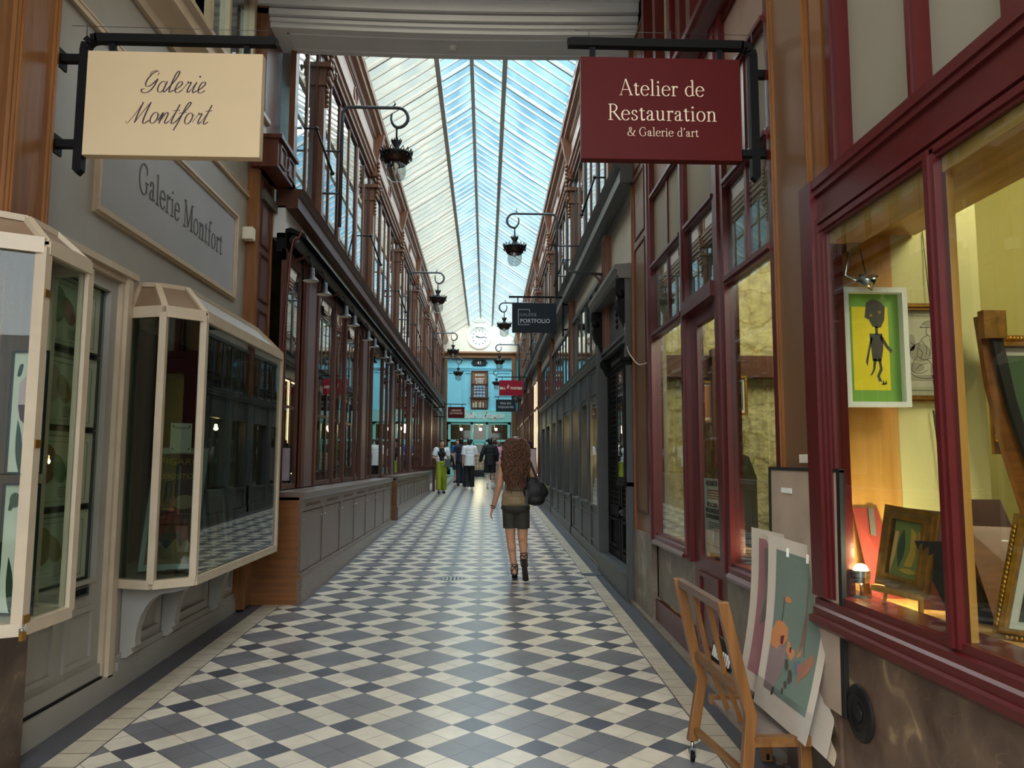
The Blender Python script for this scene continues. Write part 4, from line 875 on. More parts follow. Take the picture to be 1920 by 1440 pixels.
for x0,x1 in ((-1.85,-1.1),(-1.05,-.72),(.10,.45),(.5,1.2)): e.frame_xz(37.04,37.1,x0,3.75,x1,5.9,.035)
for x in (-1.98,1.32): e.box(x-.12,36.9,.95,x+.12,37.1,6.57)
st(e.build('trim_72', M['skyblue']))
e = MB()
for x0,x1 in ((-2.0,-1.86),(1.22,1.40)): e.box(x0,36.75,.95,x1,36.95,6.6)
st(e.build('trim_73', M['oak']))
pq = thing('number_plaque', 'slate blue octagonal plaque numbered 41 high on the blue facade', 'plaque', (-.33,37.0,6.36))
MB().prism([(-.72,6.36),(-.62,6.5),(-.04,6.5),(.06,6.36),(-.04,6.22),(-.62,6.22)], 'y', 37.0, 37.06).build('plate', M['slateboard'], pq)
sans('number', '41', M['lettercream'], pq, (-.33,36.998,6.28), XP, ZP, .16, bold=.02)
ck = thing('gable_clock', 'round white clock with black numerals in the white gable', 'clock', (-.34,37.0,7.58))
MB().lathe([(.40,0),(.46,-.03),(.50,-.03),(.53,-.06),(.57,-.05),(.60,0)], (-.34,37.0,7.58), 40, True, 'y').build('bezel', M['gable'], ck)
MB().lathe([(0,-.012),(.40,-.012),(.40,0)], (-.34,37.0,7.58), 40, False, 'y').build('dial', M['white'], ck)
m = MB()
for i in range(12):
    a = PI/6*i; c, s_ = math.cos(a), math.sin(a); m.beam((-.34+.29*s_,36.982,7.58+.29*c),(-.34+.36*s_,36.982,7.58+.36*c),.028,.006,(0,1,0))
m.build('hour_mark', M['black'], ck)
m = MB(); m.beam((-.34,36.978,7.58),(-.34+.28*math.sin(1.45),36.978,7.58+.28*math.cos(1.45)),.03,.006,(0,1,0)); m.build('minute_hand', M['black'], ck)
m = MB(); m.beam((-.34,36.975,7.58),(-.34+.19*math.sin(-1.15),36.975,7.58+.19*math.cos(-1.15)),.04,.006,(0,1,0)); m.build('hour_hand', M['black'], ck)
m = MB(); m.frame_xz(36.97,37.0,-.72,8.02,.05,8.42,.04); m.frame_xz(36.96,37.0,-.62,8.09,-.05,8.35,.025); m.box(-.78,36.96,7.98,.11,37.0,8.02); m.box(-.55,36.97,8.44,-.13,37,8.52)
for i in range(5): m.box(-.55+.1*i,36.985,8.14,-.50+.1*i,37,8.30)
st(m.build('trim_74', M['gable']))
pw = thing('wooden_showcase', 'tall brown wooden showcase with white lettering and shelves on the blue facade', 'showcase', (-.32,36.9,4.15))
MB().box(-.70,36.96,4.15,.07,37.08,5.95).build('back_board', wood('showcase_wood',(120,76,44),(146,98,58),.5), pw)
m = MB(); m.frame_xz(36.9,36.98,-.72,4.13,.09,5.97,.05); m.box(-.78,36.86,4.62,.15,36.98,4.68); m.box(-.72,36.9,5.28,.09,36.98,5.34); m.build('frame', M['mahogy'], pw)
for txt, z, h, w_ in (('MAISON',5.72,.09,.42),('GILBERT',5.53,.08,.46),('TOURET',5.43,.07,.38),('& FILS',5.34,.07,.36)): sans('lettering', txt, M['white'], pw, (-.315,36.955,z), XP, ZP, h, w_, bold=.03)
MB().box(-.60,36.94,4.70,-.03,36.965,5.26).build('window_pane', pm('pale_blue_glass',(168,190,206),.2), pw)
m = MB()
for x in (-.60,-.46,-.32,-.17,-.03): m.box(x-.01,36.92,4.70,x+.01,36.97,5.26)
for z in (4.85,5.0,5.13): m.box(-.6,36.92,z-.01,-.03,36.97,z+.01)
m.build('glazing_bar', M['nearblack'], pw)
cs = ('paper','ochre','paper','teal','tan','paper','brickred','paper','leafgreen')
for i in range(9):
    t = thing('showcase_book', 'upright book in the wooden showcase, %s from its left end' % ORD[i], 'book', (-.62+.068*i,36.93,4.19), 'books in the wooden showcase')
    MB().box(-.64+.068*i,36.90,4.19,-.585+.068*i,36.958,4.40+.03*(i%3)).build('cover', M['paper'] if cs[i] == 'paper' else A[cs[i]], t)
# toy shop front
sf = struct('window_80', (-.3,37,1)); X0, X1 = -1.80, 1.16
m = MB()
for x in (X0,-.73,.0,X1-.12): m.box(x,36.98,1.0,x+.12,37.1,3.55)
m.box(X0,36.98,3.38,X1,37.1,3.53); m.box(X0,36.98,2.56,X1,37.1,2.66); m.box(X0,36.98,.95,-.73,37.1,1.35); m.box(.0,36.98,.95,X1,37.1,1.35); m.box(-.73,36.99,.95,.12,37.08,1.28); m.box(-.61,37.0,2.42,.0,37.08,2.56); m.box(-.61,37.0,1.0,-.55,37.08,2.5); m.box(-.07,37.0,1.0,0,37.08,2.5)
m.build('window_frame', M['turq'], sf); MB().box(X0,37.03,1.3,X1,37.04,3.4).build('pane', M['pane'], sf)
m = MB(); m.box(X0-.1,36.93,3.55,X1+.1,37.1,4.02); m.box(X0-.12,36.92,4.02,X1+.12,37.1,4.08); m.box(X0-.1,36.9,3.50,X1+.1,37.1,3.55); m.build('fascia', M['turq'], sf)
sgn = thing('shop_sign_lettering', 'white hand drawn lettering reading La Boite a Joujoux on the turquoise fascia', 'lettering', (-.3,36.92,3.65))
def freehand(txt, origin, h, width):
    F = {'L':(.5,[([(.35,.6),(.3,.7),(.2,.6),(.2,.1),(.1,.02),(.3,.05),(.48,0)],'k')]),'a':SCRIPT['a'],'B':(.62,[([(.12,.7),(.14,0)],'k'),([(.05,.68),(.3,.74),(.46,.6),(.36,.42),(.18,.38)],'k'),([(.18,.38),(.44,.36),(.54,.2),(.4,.02),(.1,.0)],'k')]),'o':(.4,[(_arc(.19,.19,.14,.19,70,430,14),'k')]),
         'i':(.22,[([(.1,.38),(.1,.06),(.2,.02)],'k'),([(.02,.5),(.1,.6),(.18,.5)],'k')]),'t':SCRIPT['t'],'e':SCRIPT['e'],'A':(.42,SCRIPT['a'][1]+[([(.12,.6),(.24,.5)],'k')]),'J':(.55,[([(.15,.6),(.3,.7),(.45,.66),(.32,.6),(.3,.2),(.2,-.1),(.05,-.12),(.02,.05),(.3,.25),(.5,.3)],'k')]),'u':(.44,[([(.05,.36),(.06,.1),(.16,.0),(.28,.1),(.32,.36)],'k'),([(.32,.36),(.33,.04),(.44,.06)],'k')]),'j':(.3,[([(.16,.38),(.16,0),(.1,-.22),(-.02,-.2),(.06,-.05),(.28,.08)],'k')]),'x':(.42,[([(.04,.36),(.2,.18),(.38,.02)],'k'),([(.38,.38),(.2,.2),(.02,.02)],'k')]),' ':(.25,[])}
    return lettering('lettering', txt, M['white'], sgn, origin, XP, ZP, h, width, F, thick=.13, thin=.1, depth=.02)
freehand('La BoitE A Joujoux'.replace('E','e'), (-.30,36.925,3.69), .33, 2.4)
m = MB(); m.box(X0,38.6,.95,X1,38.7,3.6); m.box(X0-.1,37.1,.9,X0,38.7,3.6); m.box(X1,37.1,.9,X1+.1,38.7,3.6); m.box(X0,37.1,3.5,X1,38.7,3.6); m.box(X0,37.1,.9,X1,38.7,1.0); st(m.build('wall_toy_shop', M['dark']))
tsl = M['piney']
for j, (x0,x1) in enumerate(((X0+.12,-.75),(.13,X1-.14))):
    for z in (1.45,1.85,2.2):
        sh = thing('display_shelf', '%s wooden display shelf in the %s toy shop window' % ({1.45:'lowest',1.85:'middle',2.2:'top'}[z], 'left' if j == 0 else 'right'), 'shelf', (x0,37.2,z)); MB().box(x0,37.1,z-.03,x1,37.4,z).build('board', M['piney'], sh)
cc = ['paper','ochre','brickred','teal','tan','mapyellow','olive','palepink','orange','paper']; k = 0
for j, (x0,x1) in enumerate(((X0+.15,-.80),(.16,X1-.18))):
    for z in (1.45,1.85,2.2):
        n = 8
        for i in range(n):
            w_ = (x1-x0)/n; x = x0+w_*i; c = cc[(i*3+k) % 10]; h = .14+.05*((i*7+k) % 4)
            t = thing('boxed_toy', '%s boxed toy along the %s shelf of the %s toy window' % (ORD[i], {1.45:'lowest',1.85:'middle',2.2:'top'}[z], 'left' if j == 0 else 'right'), 'toy', (x,37.15,z), 'toys in the far shop window')
            MB().box(x+.01,37.12,z,x+w_-.015,37.3,z+h).build('toy_box', M['paper'] if c == 'paper' else A[c], t)
        k += 3
for j, x in enumerate((-1.25,-.33,.42)):
    t = thing('spot_lamp', 'round glowing ceiling spot in the toy shop window, %s from the left' % ORD[j], 'lamp', (x,37.3,3.3), 'toy shop spots'); MB().tube([(x,37.3,3.5),(x,37.3,3.22),(x+.05,37.25,3.18)], .02, 8).build('stem', M['white'], t); MB().ball((x+.07,37.22,3.16), .075, 12, 8).build('light_bulb', emit('toy_spot',(255,246,225),3), t)
point_light('toy_shop_fill', (-.3,37.7,3.2), 110, (255,225,180), .2)  # added fill that brightens the far shop, not a lamp of its own
# white card stand in the doorway
cdn = thing('card_stand', 'tall cream stand of cards in the turquoise shop doorway', 'stand', (-.3,36.8,1.0)); MB().box(-.55,36.6,fz(36.7),-.05,36.85,1.22).build('base', M['black'], cdn); MB().box(-.53,36.75,1.22,-.07,36.83,2.0).build('back_panel', M['paper'], cdn)
m = MB()
for i in range(3):
    for j in range(4): m.box(-.51+.15*i,36.735,1.26+.18*j,-.39+.15*i,36.75,1.40+.18*j)
m.build('card', A['tan'], cdn)
# ------------------------------------------------------------------ signs further along
def far_sign(y, x0, x1, z0, z1, s, board, label, lines, wall):
    t = thing('hanging_sign', label, 'sign', ((x0+x1)/2,y,z0)); MB().box(x0,y-.02,z0,x1,y+.03,z1).build('board', board, t, .004)
    xv = (x1+.12) if s < 0 else (x0-.12); zt = z1+.11; xe = x0-.06 if s < 0 else x1+.06
    m = MB(); m.beam((xv,y,z0-.06),(xv,y,zt),.03,.03,(0,1,0)); m.beam((xv,y,zt),(xe,y,zt),.03,.03); m.build('bracket_bar', M['nearblack'], t)
    m = MB()
    for z in (z1-.02,z0+.06): m.beam((xv,y,z),(wall,y,z),.03,.03)
    m.build('wall_stub', M['nearblack'], t); m = MB()
    for x in (x0+.1,x1-.1): m.beam((x,y,z1),(x,y,zt),.02,.02,(0,1,0))
    m.build('hanger', M['nearblack'], t)
    for txt, xc, z, h, w_, mat, bold in lines: sans('lettering', txt, mat, t, (xc,y-.021,z), XP, ZP, h, w_, bold)
    return t
lg = pm('light_grey_letter', (196,198,200), 0.5, var=0)
ps = far_sign(13.6, .455, 1.245, 3.87, 4.405, -1, M['slateboard'], 'slate board lettered Galerie Portfolio on the right arcade wall', [('GALERIE',.74,4.165,.06,.30,pm('mid_grey_letter',(140,144,148),.5,var=0),-.01),('PORTFOLIO',.865,4.045,.075,.53,lg,.015)], 1.45)
m = MB()
for a, b in (((.565,4.285),(.765,4.285)),((.565,4.285),(.565,4.01)),((.565,4.01),(.765,4.01)),((.765,4.285),(.765,4.245))): m.beam((a[0],13.578,a[1]),(b[0],13.578,b[1]),.008,.004,(0,1,0))
m.build('line_motif', lg, ps)
bs = far_sign(26.0, .44, 1.255, 3.82, 4.34, -1, M['crimson'], 'crimson board lettered Bill Posters with a little figure on the right wall', [('BILL',.56,4.03,.085,.19,M['lettercream'],.03),('POSTERS',1.02,4.03,.085,.38,M['lettercream'],.03)], 1.45)
m = MB(); 
for a, b in (((.70,4.06),(.74,4.15)),((.74,4.15),(.76,4.05)),((.70,4.10),(.80,4.14)),((.74,4.15),(.75,4.19))): m.beam((a[0],25.976,a[1]),(b[0],25.976,b[1]),.018,.004,(0,1,0))
m.build('figure_motif', M['lettercream'], bs)
far_sign(31.0, .40, 1.175, 3.607, 4.096, -1, M['slateboard'], 'small black board lettered Pris en Toujours Pris on the right wall', [('PRIS EN',.79,3.90,.085,.42,lg,0),('TOUJOURS PRIS',.79,3.75,.085,.64,lg,0)], 1.45)
far_sign(31.0, -1.52, -.855, 3.34, 3.785, 1, M['burgundy'], 'burgundy board lettered Librairie du Passage on the left wall', [('LIBRAIRIE',-1.19,3.61,.07,.40,M['lettercream'],0),('DU PASSAGE',-1.19,3.50,.07,.50,M['lettercream'],0)], -2.1)
# ------------------------------------------------------------------ right side: restoration workshop
mb = MB(); mb.box(1.6,-1.5,-.2,1.7,-.2,6.2); mb.box(1.54,3.40,-.1,1.62,3.88,6.2); mb.box(1.52,-1.5,2.78,1.62,7.75,6.2) ; mb.box(1.52,6.85,-.1,1.62,7.75,6.2)
st(mb.build('wall_right', M['greypanel']))
mb = MB(); mb.box(1.46,-1.5,-.2,1.60,3.36,.89); mb.box(1.445,3.22,-.1,1.47,3.30,.88); mb.box(1.44,-1.5,-.2,1.47,3.36,.16); st(mb.build('baseboard_right', M['marble']))
w = nextwin((1.45,2.0,.9)); m = MB()
m.prism([(1.60,.86),(1.44,.86),(1.40,.89),(1.40,.915),(1.42,.92),(1.42,.95),(1.43,.96),(1.43,.985),(1.45,.99),(1.45,1.02),(1.60,1.02)], 'y', -1.5, 3.38); m.build('window_sill', M['redpaint'], w)
m = MB(); m.box(1.45,-1.5,2.55,1.6,3.36,2.80); m.box(1.425,-1.5,2.76,1.6,3.38,2.80); m.box(1.435,-1.5,2.73,1.6,3.36,2.76); m.box(1.435,-1.5,2.60,1.6,3.3,2.625); m.box(1.44,-1.5,2.565,1.6,3.28,2.59); m.build('window_header', M['redpaint'], w)
m = MB(); m.box(1.42,3.26,1.0,1.5,3.38,2.80)
for a, b, x in ((3.235,3.26,1.435),(3.21,3.235,1.445),(3.19,3.21,1.455)): m.box(x,a,1.0,1.52,b,2.6)
m.build('window_jamb', M['redpaint'], w)
for yy in (2.40,.75): m = MB(); m.box(1.44,yy-.03,1.0,1.48,yy+.03,2.58); m.box(1.43,yy-.012,1.0,1.44,yy+.012,2.58); m.build('mullion', M['redpaint'], w); MB().box(1.48,yy-.03,1.02,1.505,yy+.0,2.56).build('inner_stile', M['pine'], w)
MB().box(1.462,-1.5,1.0,1.467,3.2,2.57).build('pane', M['pane'], w)
w = nextwin((1.5,2.0,2.8)); m = MB()
for yy, t in ((3.10,.10),(2.50,.05),(1.98,.12),(1.4,.05)): m.box(1.46,yy-t/2,2.8,1.53,yy+t/2,6.2); m.box(1.45,yy-t/5,2.8,1.46,yy+t/5,6.2)
m.build('window_post', M['redpaint'], w)
pilaster_x(80, 1.56, -.06, 3.40, 3.88, .85, 6.2, (M['brownpaint'], M['oak']))
MB().box(1.49,3.245,2.8,1.55,3.36,6.2).build('oak_return', M['oak'], bpy.data.objects['trim_80']); MB().box(1.485,3.39,-.1,1.55,3.9,.85).build('pilaster_base', M['marble'], bpy.data.objects['trim_80'])
p = pilaster_x(81, 1.56, -.06, 6.92, 7.75, .92, 5.93, (M['oak'], M['oak']), .05)
m = MB(); m.box(1.49,7.05,1.05,1.50,7.62,5.9); m.build('panel', M['brownpaint'], p); m = MB()
for z0,z1 in ((1.1,3.7),(3.78,4.4),(4.48,5.85)): m.frame_yz(1.48,1.5,7.08,z0,7.58,z1,.02)
m.build('panel_moulding', M['mahog'], p); MB().box(1.47,6.9,-.05,1.57,7.77,.92).build('pilaster_base', M['greymarble'], p)
md = thing('iron_roundel', 'round blackened iron roundel set in the brown marble base under the red window', 'roundel', (1.46,3.06,.6)); MB().lathe([(.0,-.006),(.04,-.006),(.045,-.012),(.052,-.008),(.06,-.008),(.066,-.014),(.074,-.014),(.08,-.008),(.096,-.010),(.104,-.005),(.108,0)], (1.455,3.06,.6), 28, True, 'x').build('ring', M['iron'], md); MB().ball((1.45,3.06,.6),(.010,.03,.03),12,8).build('boss', M['iron'], md)
tg = thing('price_tag', 'tiny white card pinned on the brown pilaster above the print rack', 'card', (1.497,3.6,1.585)); MB().box(1.496,3.56,1.565,1.499,3.66,1.605).build('card', M['paper'], tg)
# middle shopfront: window, door, window
w = nextwin((1.5,5.8,.9)); m = MB()
for y0,y1,x in ((6.74,6.92,1.46),(5.60,5.74,1.47),(4.66,4.88,1.47),(3.86,3.90,1.49)): m.box(x,y0,.86,1.56,y1,6.2); m.box(x-.012,(y0+y1)/2-.025,.9,x,(y0+y1)/2+.025,4.4)
m.build('window_post', M['redpaint'], w)
m = MB()
for z in (2.66,3.28,3.92):
    for y0,y1 in ((5.74,6.74),(4.88,5.60),(3.9,4.66)):
        zz = z+(.0 if z != 2.66 else 0); m.box(1.475,y0,zz,1.54,y1,zz+.06); m.box(1.46,y0,zz+.02,1.475,y1,zz+.045)
m.box(1.44,4.86,2.64,1.54,5.62,2.74)
for y0,y1 in ((5.72,6.76),(3.9,4.68)): m.prism([(1.56,.87),(1.45,.87),(1.44,.89),(1.46,.91),(1.46,.94),(1.48,.95),(1.48,.97),(1.56,.97)], 'y', y0, y1)
m.build('window_rail', M['redpaint'], w)
m = MB(); m.box(1.49,6.19,2.7,1.53,6.23,4.0); m.box(1.49,4.27,2.7,1.53,4.31,4.0); m.build('glazing_bar', M['redpaint'], w)
for y0,y1 in ((5.72,6.74),(3.9,4.66)): MB().box(1.50,y0,.95,1.505,y1,3.3).build('pane', M['pane'], w)
MB().box(1.50,4.88,2.72,1.505,5.60,3.3).build('pane', M['refl'], w)
m = MB()
for y0,y1 in ((5.74,6.74),(4.88,5.60),(3.9,4.66)): m.box(1.505,y0,3.33,1.52,y1,3.93)
m.build('grey_panel', M['greypanel'], w)
m = MB(); m.box(1.51,3.88,3.97,1.53,6.92,4.47); m.build('fascia_panel', M['mauve'] if False else pm('dusty_rose_grey_panel',(140,116,108),.55), w)
m = MB(); m.prism([(1.54,4.43),(1.46,4.45),(1.38,4.47),(1.36,4.50),(1.38,4.53),(1.37,4.57),(1.54,4.6)], 'y', 3.88, 6.92); m.box(1.49,3.88,3.95,1.54,6.92,4.0); m.box(1.49,3.88,4.38,1.54,6.92,4.43); st(m.build('trim_82', M['redpaint']))
m = MB(); m.box(1.52,5.60,.40,1.56,6.92,.87); m.box(1.505,5.72,-.1,1.56,6.92,.18); m.box(1.50,3.86,-.1,1.56,4.84,.86); st(m.build('trim_83', M['greymarble']))
m = MB(); m.slab([(1.50,5.58,fz(6)+.02),(1.53,5.58,fz(6)+.02),(1.53,6.92,fz(6)+.02),(1.50,6.92,fz(6)+.02)], (0,0,.21)); st(m.build('baseboard_right_middle', M['redpaint']))
w = nextwin((1.5,5.3,4.6)); m = MB()
for yy in (6.82,6.35,5.85,5.25,4.6,4.05): m.box(1.44,yy-.05,4.6,1.54,yy+.05,6.2)
m.build('window_post', M['redpaint'], w); 
d2 = struct('door_2', (1.56,5.1,.2)); m = MB()
m.box(1.505,5.42,.16,1.55,5.60,2.66); m.box(1.505,4.86,.16,1.55,4.96,2.66); m.box(1.505,4.96,.16,1.55,5.42,.92); m.box(1.505,4.96,2.54,1.55,5.42,2.66)
m.frame_yz(1.49,1.505,5.0,.30,5.46,.82,.03); m.build('leaf', M['redpaint'], d2); MB().box(1.52,4.96,.92,1.524,5.42,2.54).build('pane', M['pane'], d2)
MB().box(1.50,4.82,.02,1.62,5.46,.20).build('door_step', M['greymarble'], d2)
ap = thing('shop_notice', 'white printed notice headed Achats inside the red door glass', 'notice', (1.575,5.05,1.0)); O = Vector((1.532,5.415,.96)); R = Vector((0,-1,0))
plane_art(ap, (1.532,5.415,.96), R, ZP, .36, .50, [('red_text_line', A['brickred'], [rc(.22,.83-.035*k,.95,.845-.035*k) for k in range(4)]), ('text_line', A['inkgrey'], [rc(.25,.40-.03*k,.9,.41-.03*k) for k in range(4)]+[rc(.08,.1,.95,.106)])], M['white'])
for txt, v, h, w_ in (('ACHATS',.90,.038,.26),('VIOLONS',.62,.030,.24),('VIOLONCELLES',.54,.030,.30),('CONTREBASSES',.46,.030,.31)): sans('lettering', txt, M['black'], ap, O+R*.19+Vector((-.003,0,.5*v)), R, ZP, h, w_, .01)
# inside the workshop
mb = MB(); mb.box(1.55,7.12,.1,4.6,7.2,4.0); st(mb.build('wall_workshop', M['stone']))
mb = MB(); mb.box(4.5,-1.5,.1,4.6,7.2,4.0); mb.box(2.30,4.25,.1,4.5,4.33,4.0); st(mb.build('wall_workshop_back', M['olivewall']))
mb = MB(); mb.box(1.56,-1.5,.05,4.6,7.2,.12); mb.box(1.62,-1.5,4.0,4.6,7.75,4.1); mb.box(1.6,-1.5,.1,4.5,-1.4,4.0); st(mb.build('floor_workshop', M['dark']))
mb = MB(); mb.box(1.62,6.98,2.35,4.4,7.12,2.55); mb.box(2.05,6.9,.1,2.2,7.0,2.6); mb.box(1.62,5.0,3.7,4.4,5.2,3.95); mb.box(1.63,2.2,2.86,4.4,2.34,3.0); st(mb.build('trim_84', M['mahogy']))
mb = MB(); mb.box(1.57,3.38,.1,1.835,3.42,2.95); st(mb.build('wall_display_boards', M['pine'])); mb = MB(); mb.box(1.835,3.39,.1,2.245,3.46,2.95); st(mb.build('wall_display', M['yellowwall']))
mb = MB(); mb.box(1.47,-1.5,.93,2.30,3.38,1.0); st(mb.build('display_floor', M['piney']))
mb = MB(); mb.box(1.47,-1.5,2.60,1.95,3.38,2.72); mb.box(1.47,-1.5,2.50,1.60,3.38,2.60); st(mb.build('display_soffit', M['piney']))
area_light('workshop_lamp', (2.7,5.7,3.6), (2.4,6.3,1.0), 1.2, 1.2, 62, (255,242,204))
area_light('display_lamp', (2.9,1.6,3.6), (2.4,3.6,1.6), 1.0, 1.0, 72, (255,243,212))
def spot(loc_bulb, name, label, base, cat='lamp', power=8):
    t = thing('clip_spotlight', label, cat, base); x,y,z = loc_bulb
    MB().lathe([(0,0),(.04,0),(.04,.02),(.01,.03),(0,.03)], base, 14).build('base', M['nearblack'], t)
    MB().tube([(base[0],base[1],base[2]+.02),(base[0],base[1],z-.03)], .006, 6).build('stem', M['chrome'], t)
    MB().ball((x,y,z),(.028,.03,.026),12,8).build('light_bulb', M['bulb'], t); d = Vector((.5,-.3,.1))
    MB().lathe([(.03,-.03),(.036,0),(.036,.02)], (x,y,z-.02), 12).build('lamp_shade', M['chrome'], t)
    point_light('spot_glow', (x+.06,y-.08,z+.06), power, (255,234,184), .03)
spot((1.535,3.17,1.13), 's', 'bright clip spotlight standing on the display floor below the yellow figure picture', (1.535,3.17,1.0), power=8)
spot((1.60,4.58,1.02), 's', 'bright clip spotlight in the window beside the red door', (1.60,4.58,.93), power=4)
mb = MB(); mb.box(1.53,3.9,.88,2.0,4.66,.93); mb.box(1.53,5.72,.88,2.0,6.74,.93); st(mb.build('window_ledge', M['piney']))
ts = thing('track_spot', 'chrome ceiling spot in the upper corner of the display window', 'lamp', (1.56,3.2,2.5)); MB().box(1.53,3.17,2.46,1.59,3.24,2.50).build('mount', M['chrome'], ts); MB().tube([(1.56,3.2,2.48),(1.53,3.19,2.36),(1.60,3.17,2.33)], .008, 8).build('stem', M['chrome'], ts); MB().tube([(1.58,3.18,2.35),(1.64,3.15,2.32)], [.02,.035], 12).build('lamp_shade', M['chrome'], ts)
# framed pictures hung at the end of the display
pc = thing('framed_picture', 'white framed yellow picture of a scrap metal figure on green mount', 'picture', (1.68,3.3,1.8)); O = Vector((1.56,3.27,1.825)); w_, h_ = .235, .475
fig = [[(.36,.78),(.40,.92),(.52,.95),(.66,.93),(.75,.88),(.73,.76),(.66,.69),(.58,.68),(.50,.70),(.44,.76)], [(.44,.63),(.68,.63),(.69,.50),(.64,.37),(.48,.38),(.46,.5)], [(.55,.62),(.6,.62),(.6,.7),(.55,.7)], [(.46,.60),(.50,.60),(.44,.48),(.40,.38),(.38,.33),(.35,.37),(.40,.48)], [(.64,.62),(.68,.61),(.78,.52),(.86,.48),(.83,.45),(.74,.50),(.64,.58)], [(.50,.40),(.56,.40),(.52,.30),(.46,.25),(.42,.24),(.48,.30)], [(.58,.40),(.63,.40),(.66,.30),(.60,.24),(.64,.19),(.58,.19),(.55,.24),(.61,.31)]]
plane_art(pc, O, XP, ZP, w_, h_, [('mount', pm('print_green_mount',(120,164,62),.6,var=.03), [rc(0,0,1,1)]), ('yellow_ground', pm('print_yellow',(238,214,32),.6,var=.03), [rc(.12,.11,.80,.88)]), ('metal_figure', A['posterdark'], fig), ('signature', M['black'], [leaf(.68,.17,.12,.008,.1), leaf(.66,.18,.05,.012,1.4), leaf(.71,.18,.05,.01,1.2)]), ('eye', M['brass'], [ell(.48,.80,.03,.015), ell(.64,.83,.03,.015)])], M['paper'])
frame_part(pc, O, XP, ZP, w_, h_, .022, .04, M['white']); MB().tube([(1.68,3.28,2.32),(1.67,3.36,2.60)], .003, 6).build('cord', M['greyiron'], pc)
gp = thing('framed_picture', 'gold framed grey drawing of a seated figure in a hat behind the red mullion', 'picture', (1.98,3.35,1.83)); O = Vector((1.845,3.375,1.865)); w_, h_ = .25, .385
plane_art(gp, O, XP, ZP, w_, h_, [('mount', pm('print_grey_mount',(170,164,132),.6), [rc(0,0,1,1)]), ('drawing', pm('print_sketch_ground',(186,180,154),.6), [rc(.12,.1,.88,.9)]), ('soft_shade', pm('print_sketch_shade',(150,144,122),.6), [ell(.40,.50,.20,.11), ell(.30,.33,.16,.06), leaf(.62,.30,.2,.05,1.4), ell(.62,.84,.16,.035), rc(.14,.17,.86,.24), ell(.24,.62,.08,.1)]), ('ruled_line', A['inkgrey'], [rc(.06,.06,.94,.064), rc(.06,.936,.94,.94), rc(.06,.06,.066,.94), rc(.934,.06,.94,.94)])], M['paper'])
m = MB()
for st_ in ([(.42,.80),(.50,.86),(.62,.88),(.74,.86),(.80,.80),(.62,.80),(.42,.80)],[(.54,.80),(.52,.74),(.58,.70),(.66,.72),(.68,.80)],[(.54,.71),(.44,.66),(.36,.56),(.34,.46)],[(.66,.71),(.74,.62),(.72,.50),(.66,.44)],[(.40,.62),(.28,.60),(.18,.66),(.16,.72)],[(.34,.46),(.46,.42),(.60,.44),(.72,.46)],[(.34,.46),(.26,.38),(.24,.28),(.40,.26),(.52,.30)],[(.52,.42),(.60,.36),(.62,.24),(.60,.14)],[(.66,.44),(.72,.34),(.70,.22),(.70,.14)],[(.60,.14),(.66,.12),(.74,.13)],[(.30,.30),(.40,.36),(.52,.38)],[(.44,.64),(.52,.56),(.50,.48)],[(.58,.68),(.60,.58),(.56,.46)],[(.16,.30),(.3,.22),(.5,.2),(.8,.22)],[(.18,.66),(.22,.54),(.18,.42)],[(.14,.5),(.2,.36),(.16,.28)],[(.36,.56),(.44,.5),(.4,.44)]):
    m.tube([(O.x+w_*p[0], O.y-.004, O.z+h_*p[1]) for p in catmull([(q[0],q[1],0) for q in st_], 5)], .0011, 4)
m.build('figure_lines', A['posterdark'], gp)
frame_part(gp, O, XP, ZP, w_, h_, .03, .022, M['golddark']); frame_part(gp, O-Vector((.012,0,.012)), XP, ZP, w_+.024, h_+.024, .007, .03, M['gold'], 'frame_bead'); MB().tube([(2.0,3.37,2.27),(1.99,3.385,2.62)], .002, 6).build('cord', M['greyiron'], gp)
rod = thing('hanging_rod', 'thin grey picture rod hanging on the pale display wall below the drawing', 'rod', (2.0,3.38,1.2)); MB().tube([(1.99,3.37,1.80),(2.03,3.37,1.32)], .004, 6).build('rod', M['greyiron'], rod)
# small easel with gilt picture and the stacked boards
ez = thing('table_easel', 'small pale wooden table easel on the display floor holding a gilt frame', 'easel', (1.62,3.0,1.0)); m = MB()
m.beam((1.565,3.06,1.0),(1.62,3.03,1.30),.014,.014); m.beam((1.625,2.90,1.0),(1.655,2.93,1.30),.014,.014); m.build('leg', M['pine'], ez); MB().beam((1.545,3.09,1.075),(1.625,2.90,1.065),.03,.022).build('ledge', M['pine'], ez); MB().beam((1.76,3.1,1.0),(1.66,2.99,1.3),.012,.012).build('back_leg', M['pine'], ez)
O = Vector((1.555,3.085,1.09)); R = Vector((.075,-.17,-.02)).normalized(); U = Vector((.20,.03,1)).normalized()
ge = thing('gilt_picture', 'gilt framed dark landscape painting resting on the small table easel', 'painting', (1.6,3.0,1.09))
plane_art(ge, O+R*.05+U*.05, R, U, .13, .215, [('gold_light', pm('print_gold_light',(196,150,52),.5), [[(.45,.2),(.6,.5),(.55,.9),(.75,.8),(.8,.4),(.7,.2)], leaf(.6,.12,.6,.05,0)]), ('dark_tree', A['darkleaf'], [leaf(.3,.5,.7,.12,1.5)])], A['olive'])
for k_, (tt, dd, mt) in enumerate(((.05,.012,M['gold']),(.035,.02,M['golddark']),(.012,.026,M['gold']))): frame_part(ge, O+R*(.05)+U*(.05), R, U, .13, .215, tt, dd, mt, ('frame','frame_cove','frame_sight')[k_])
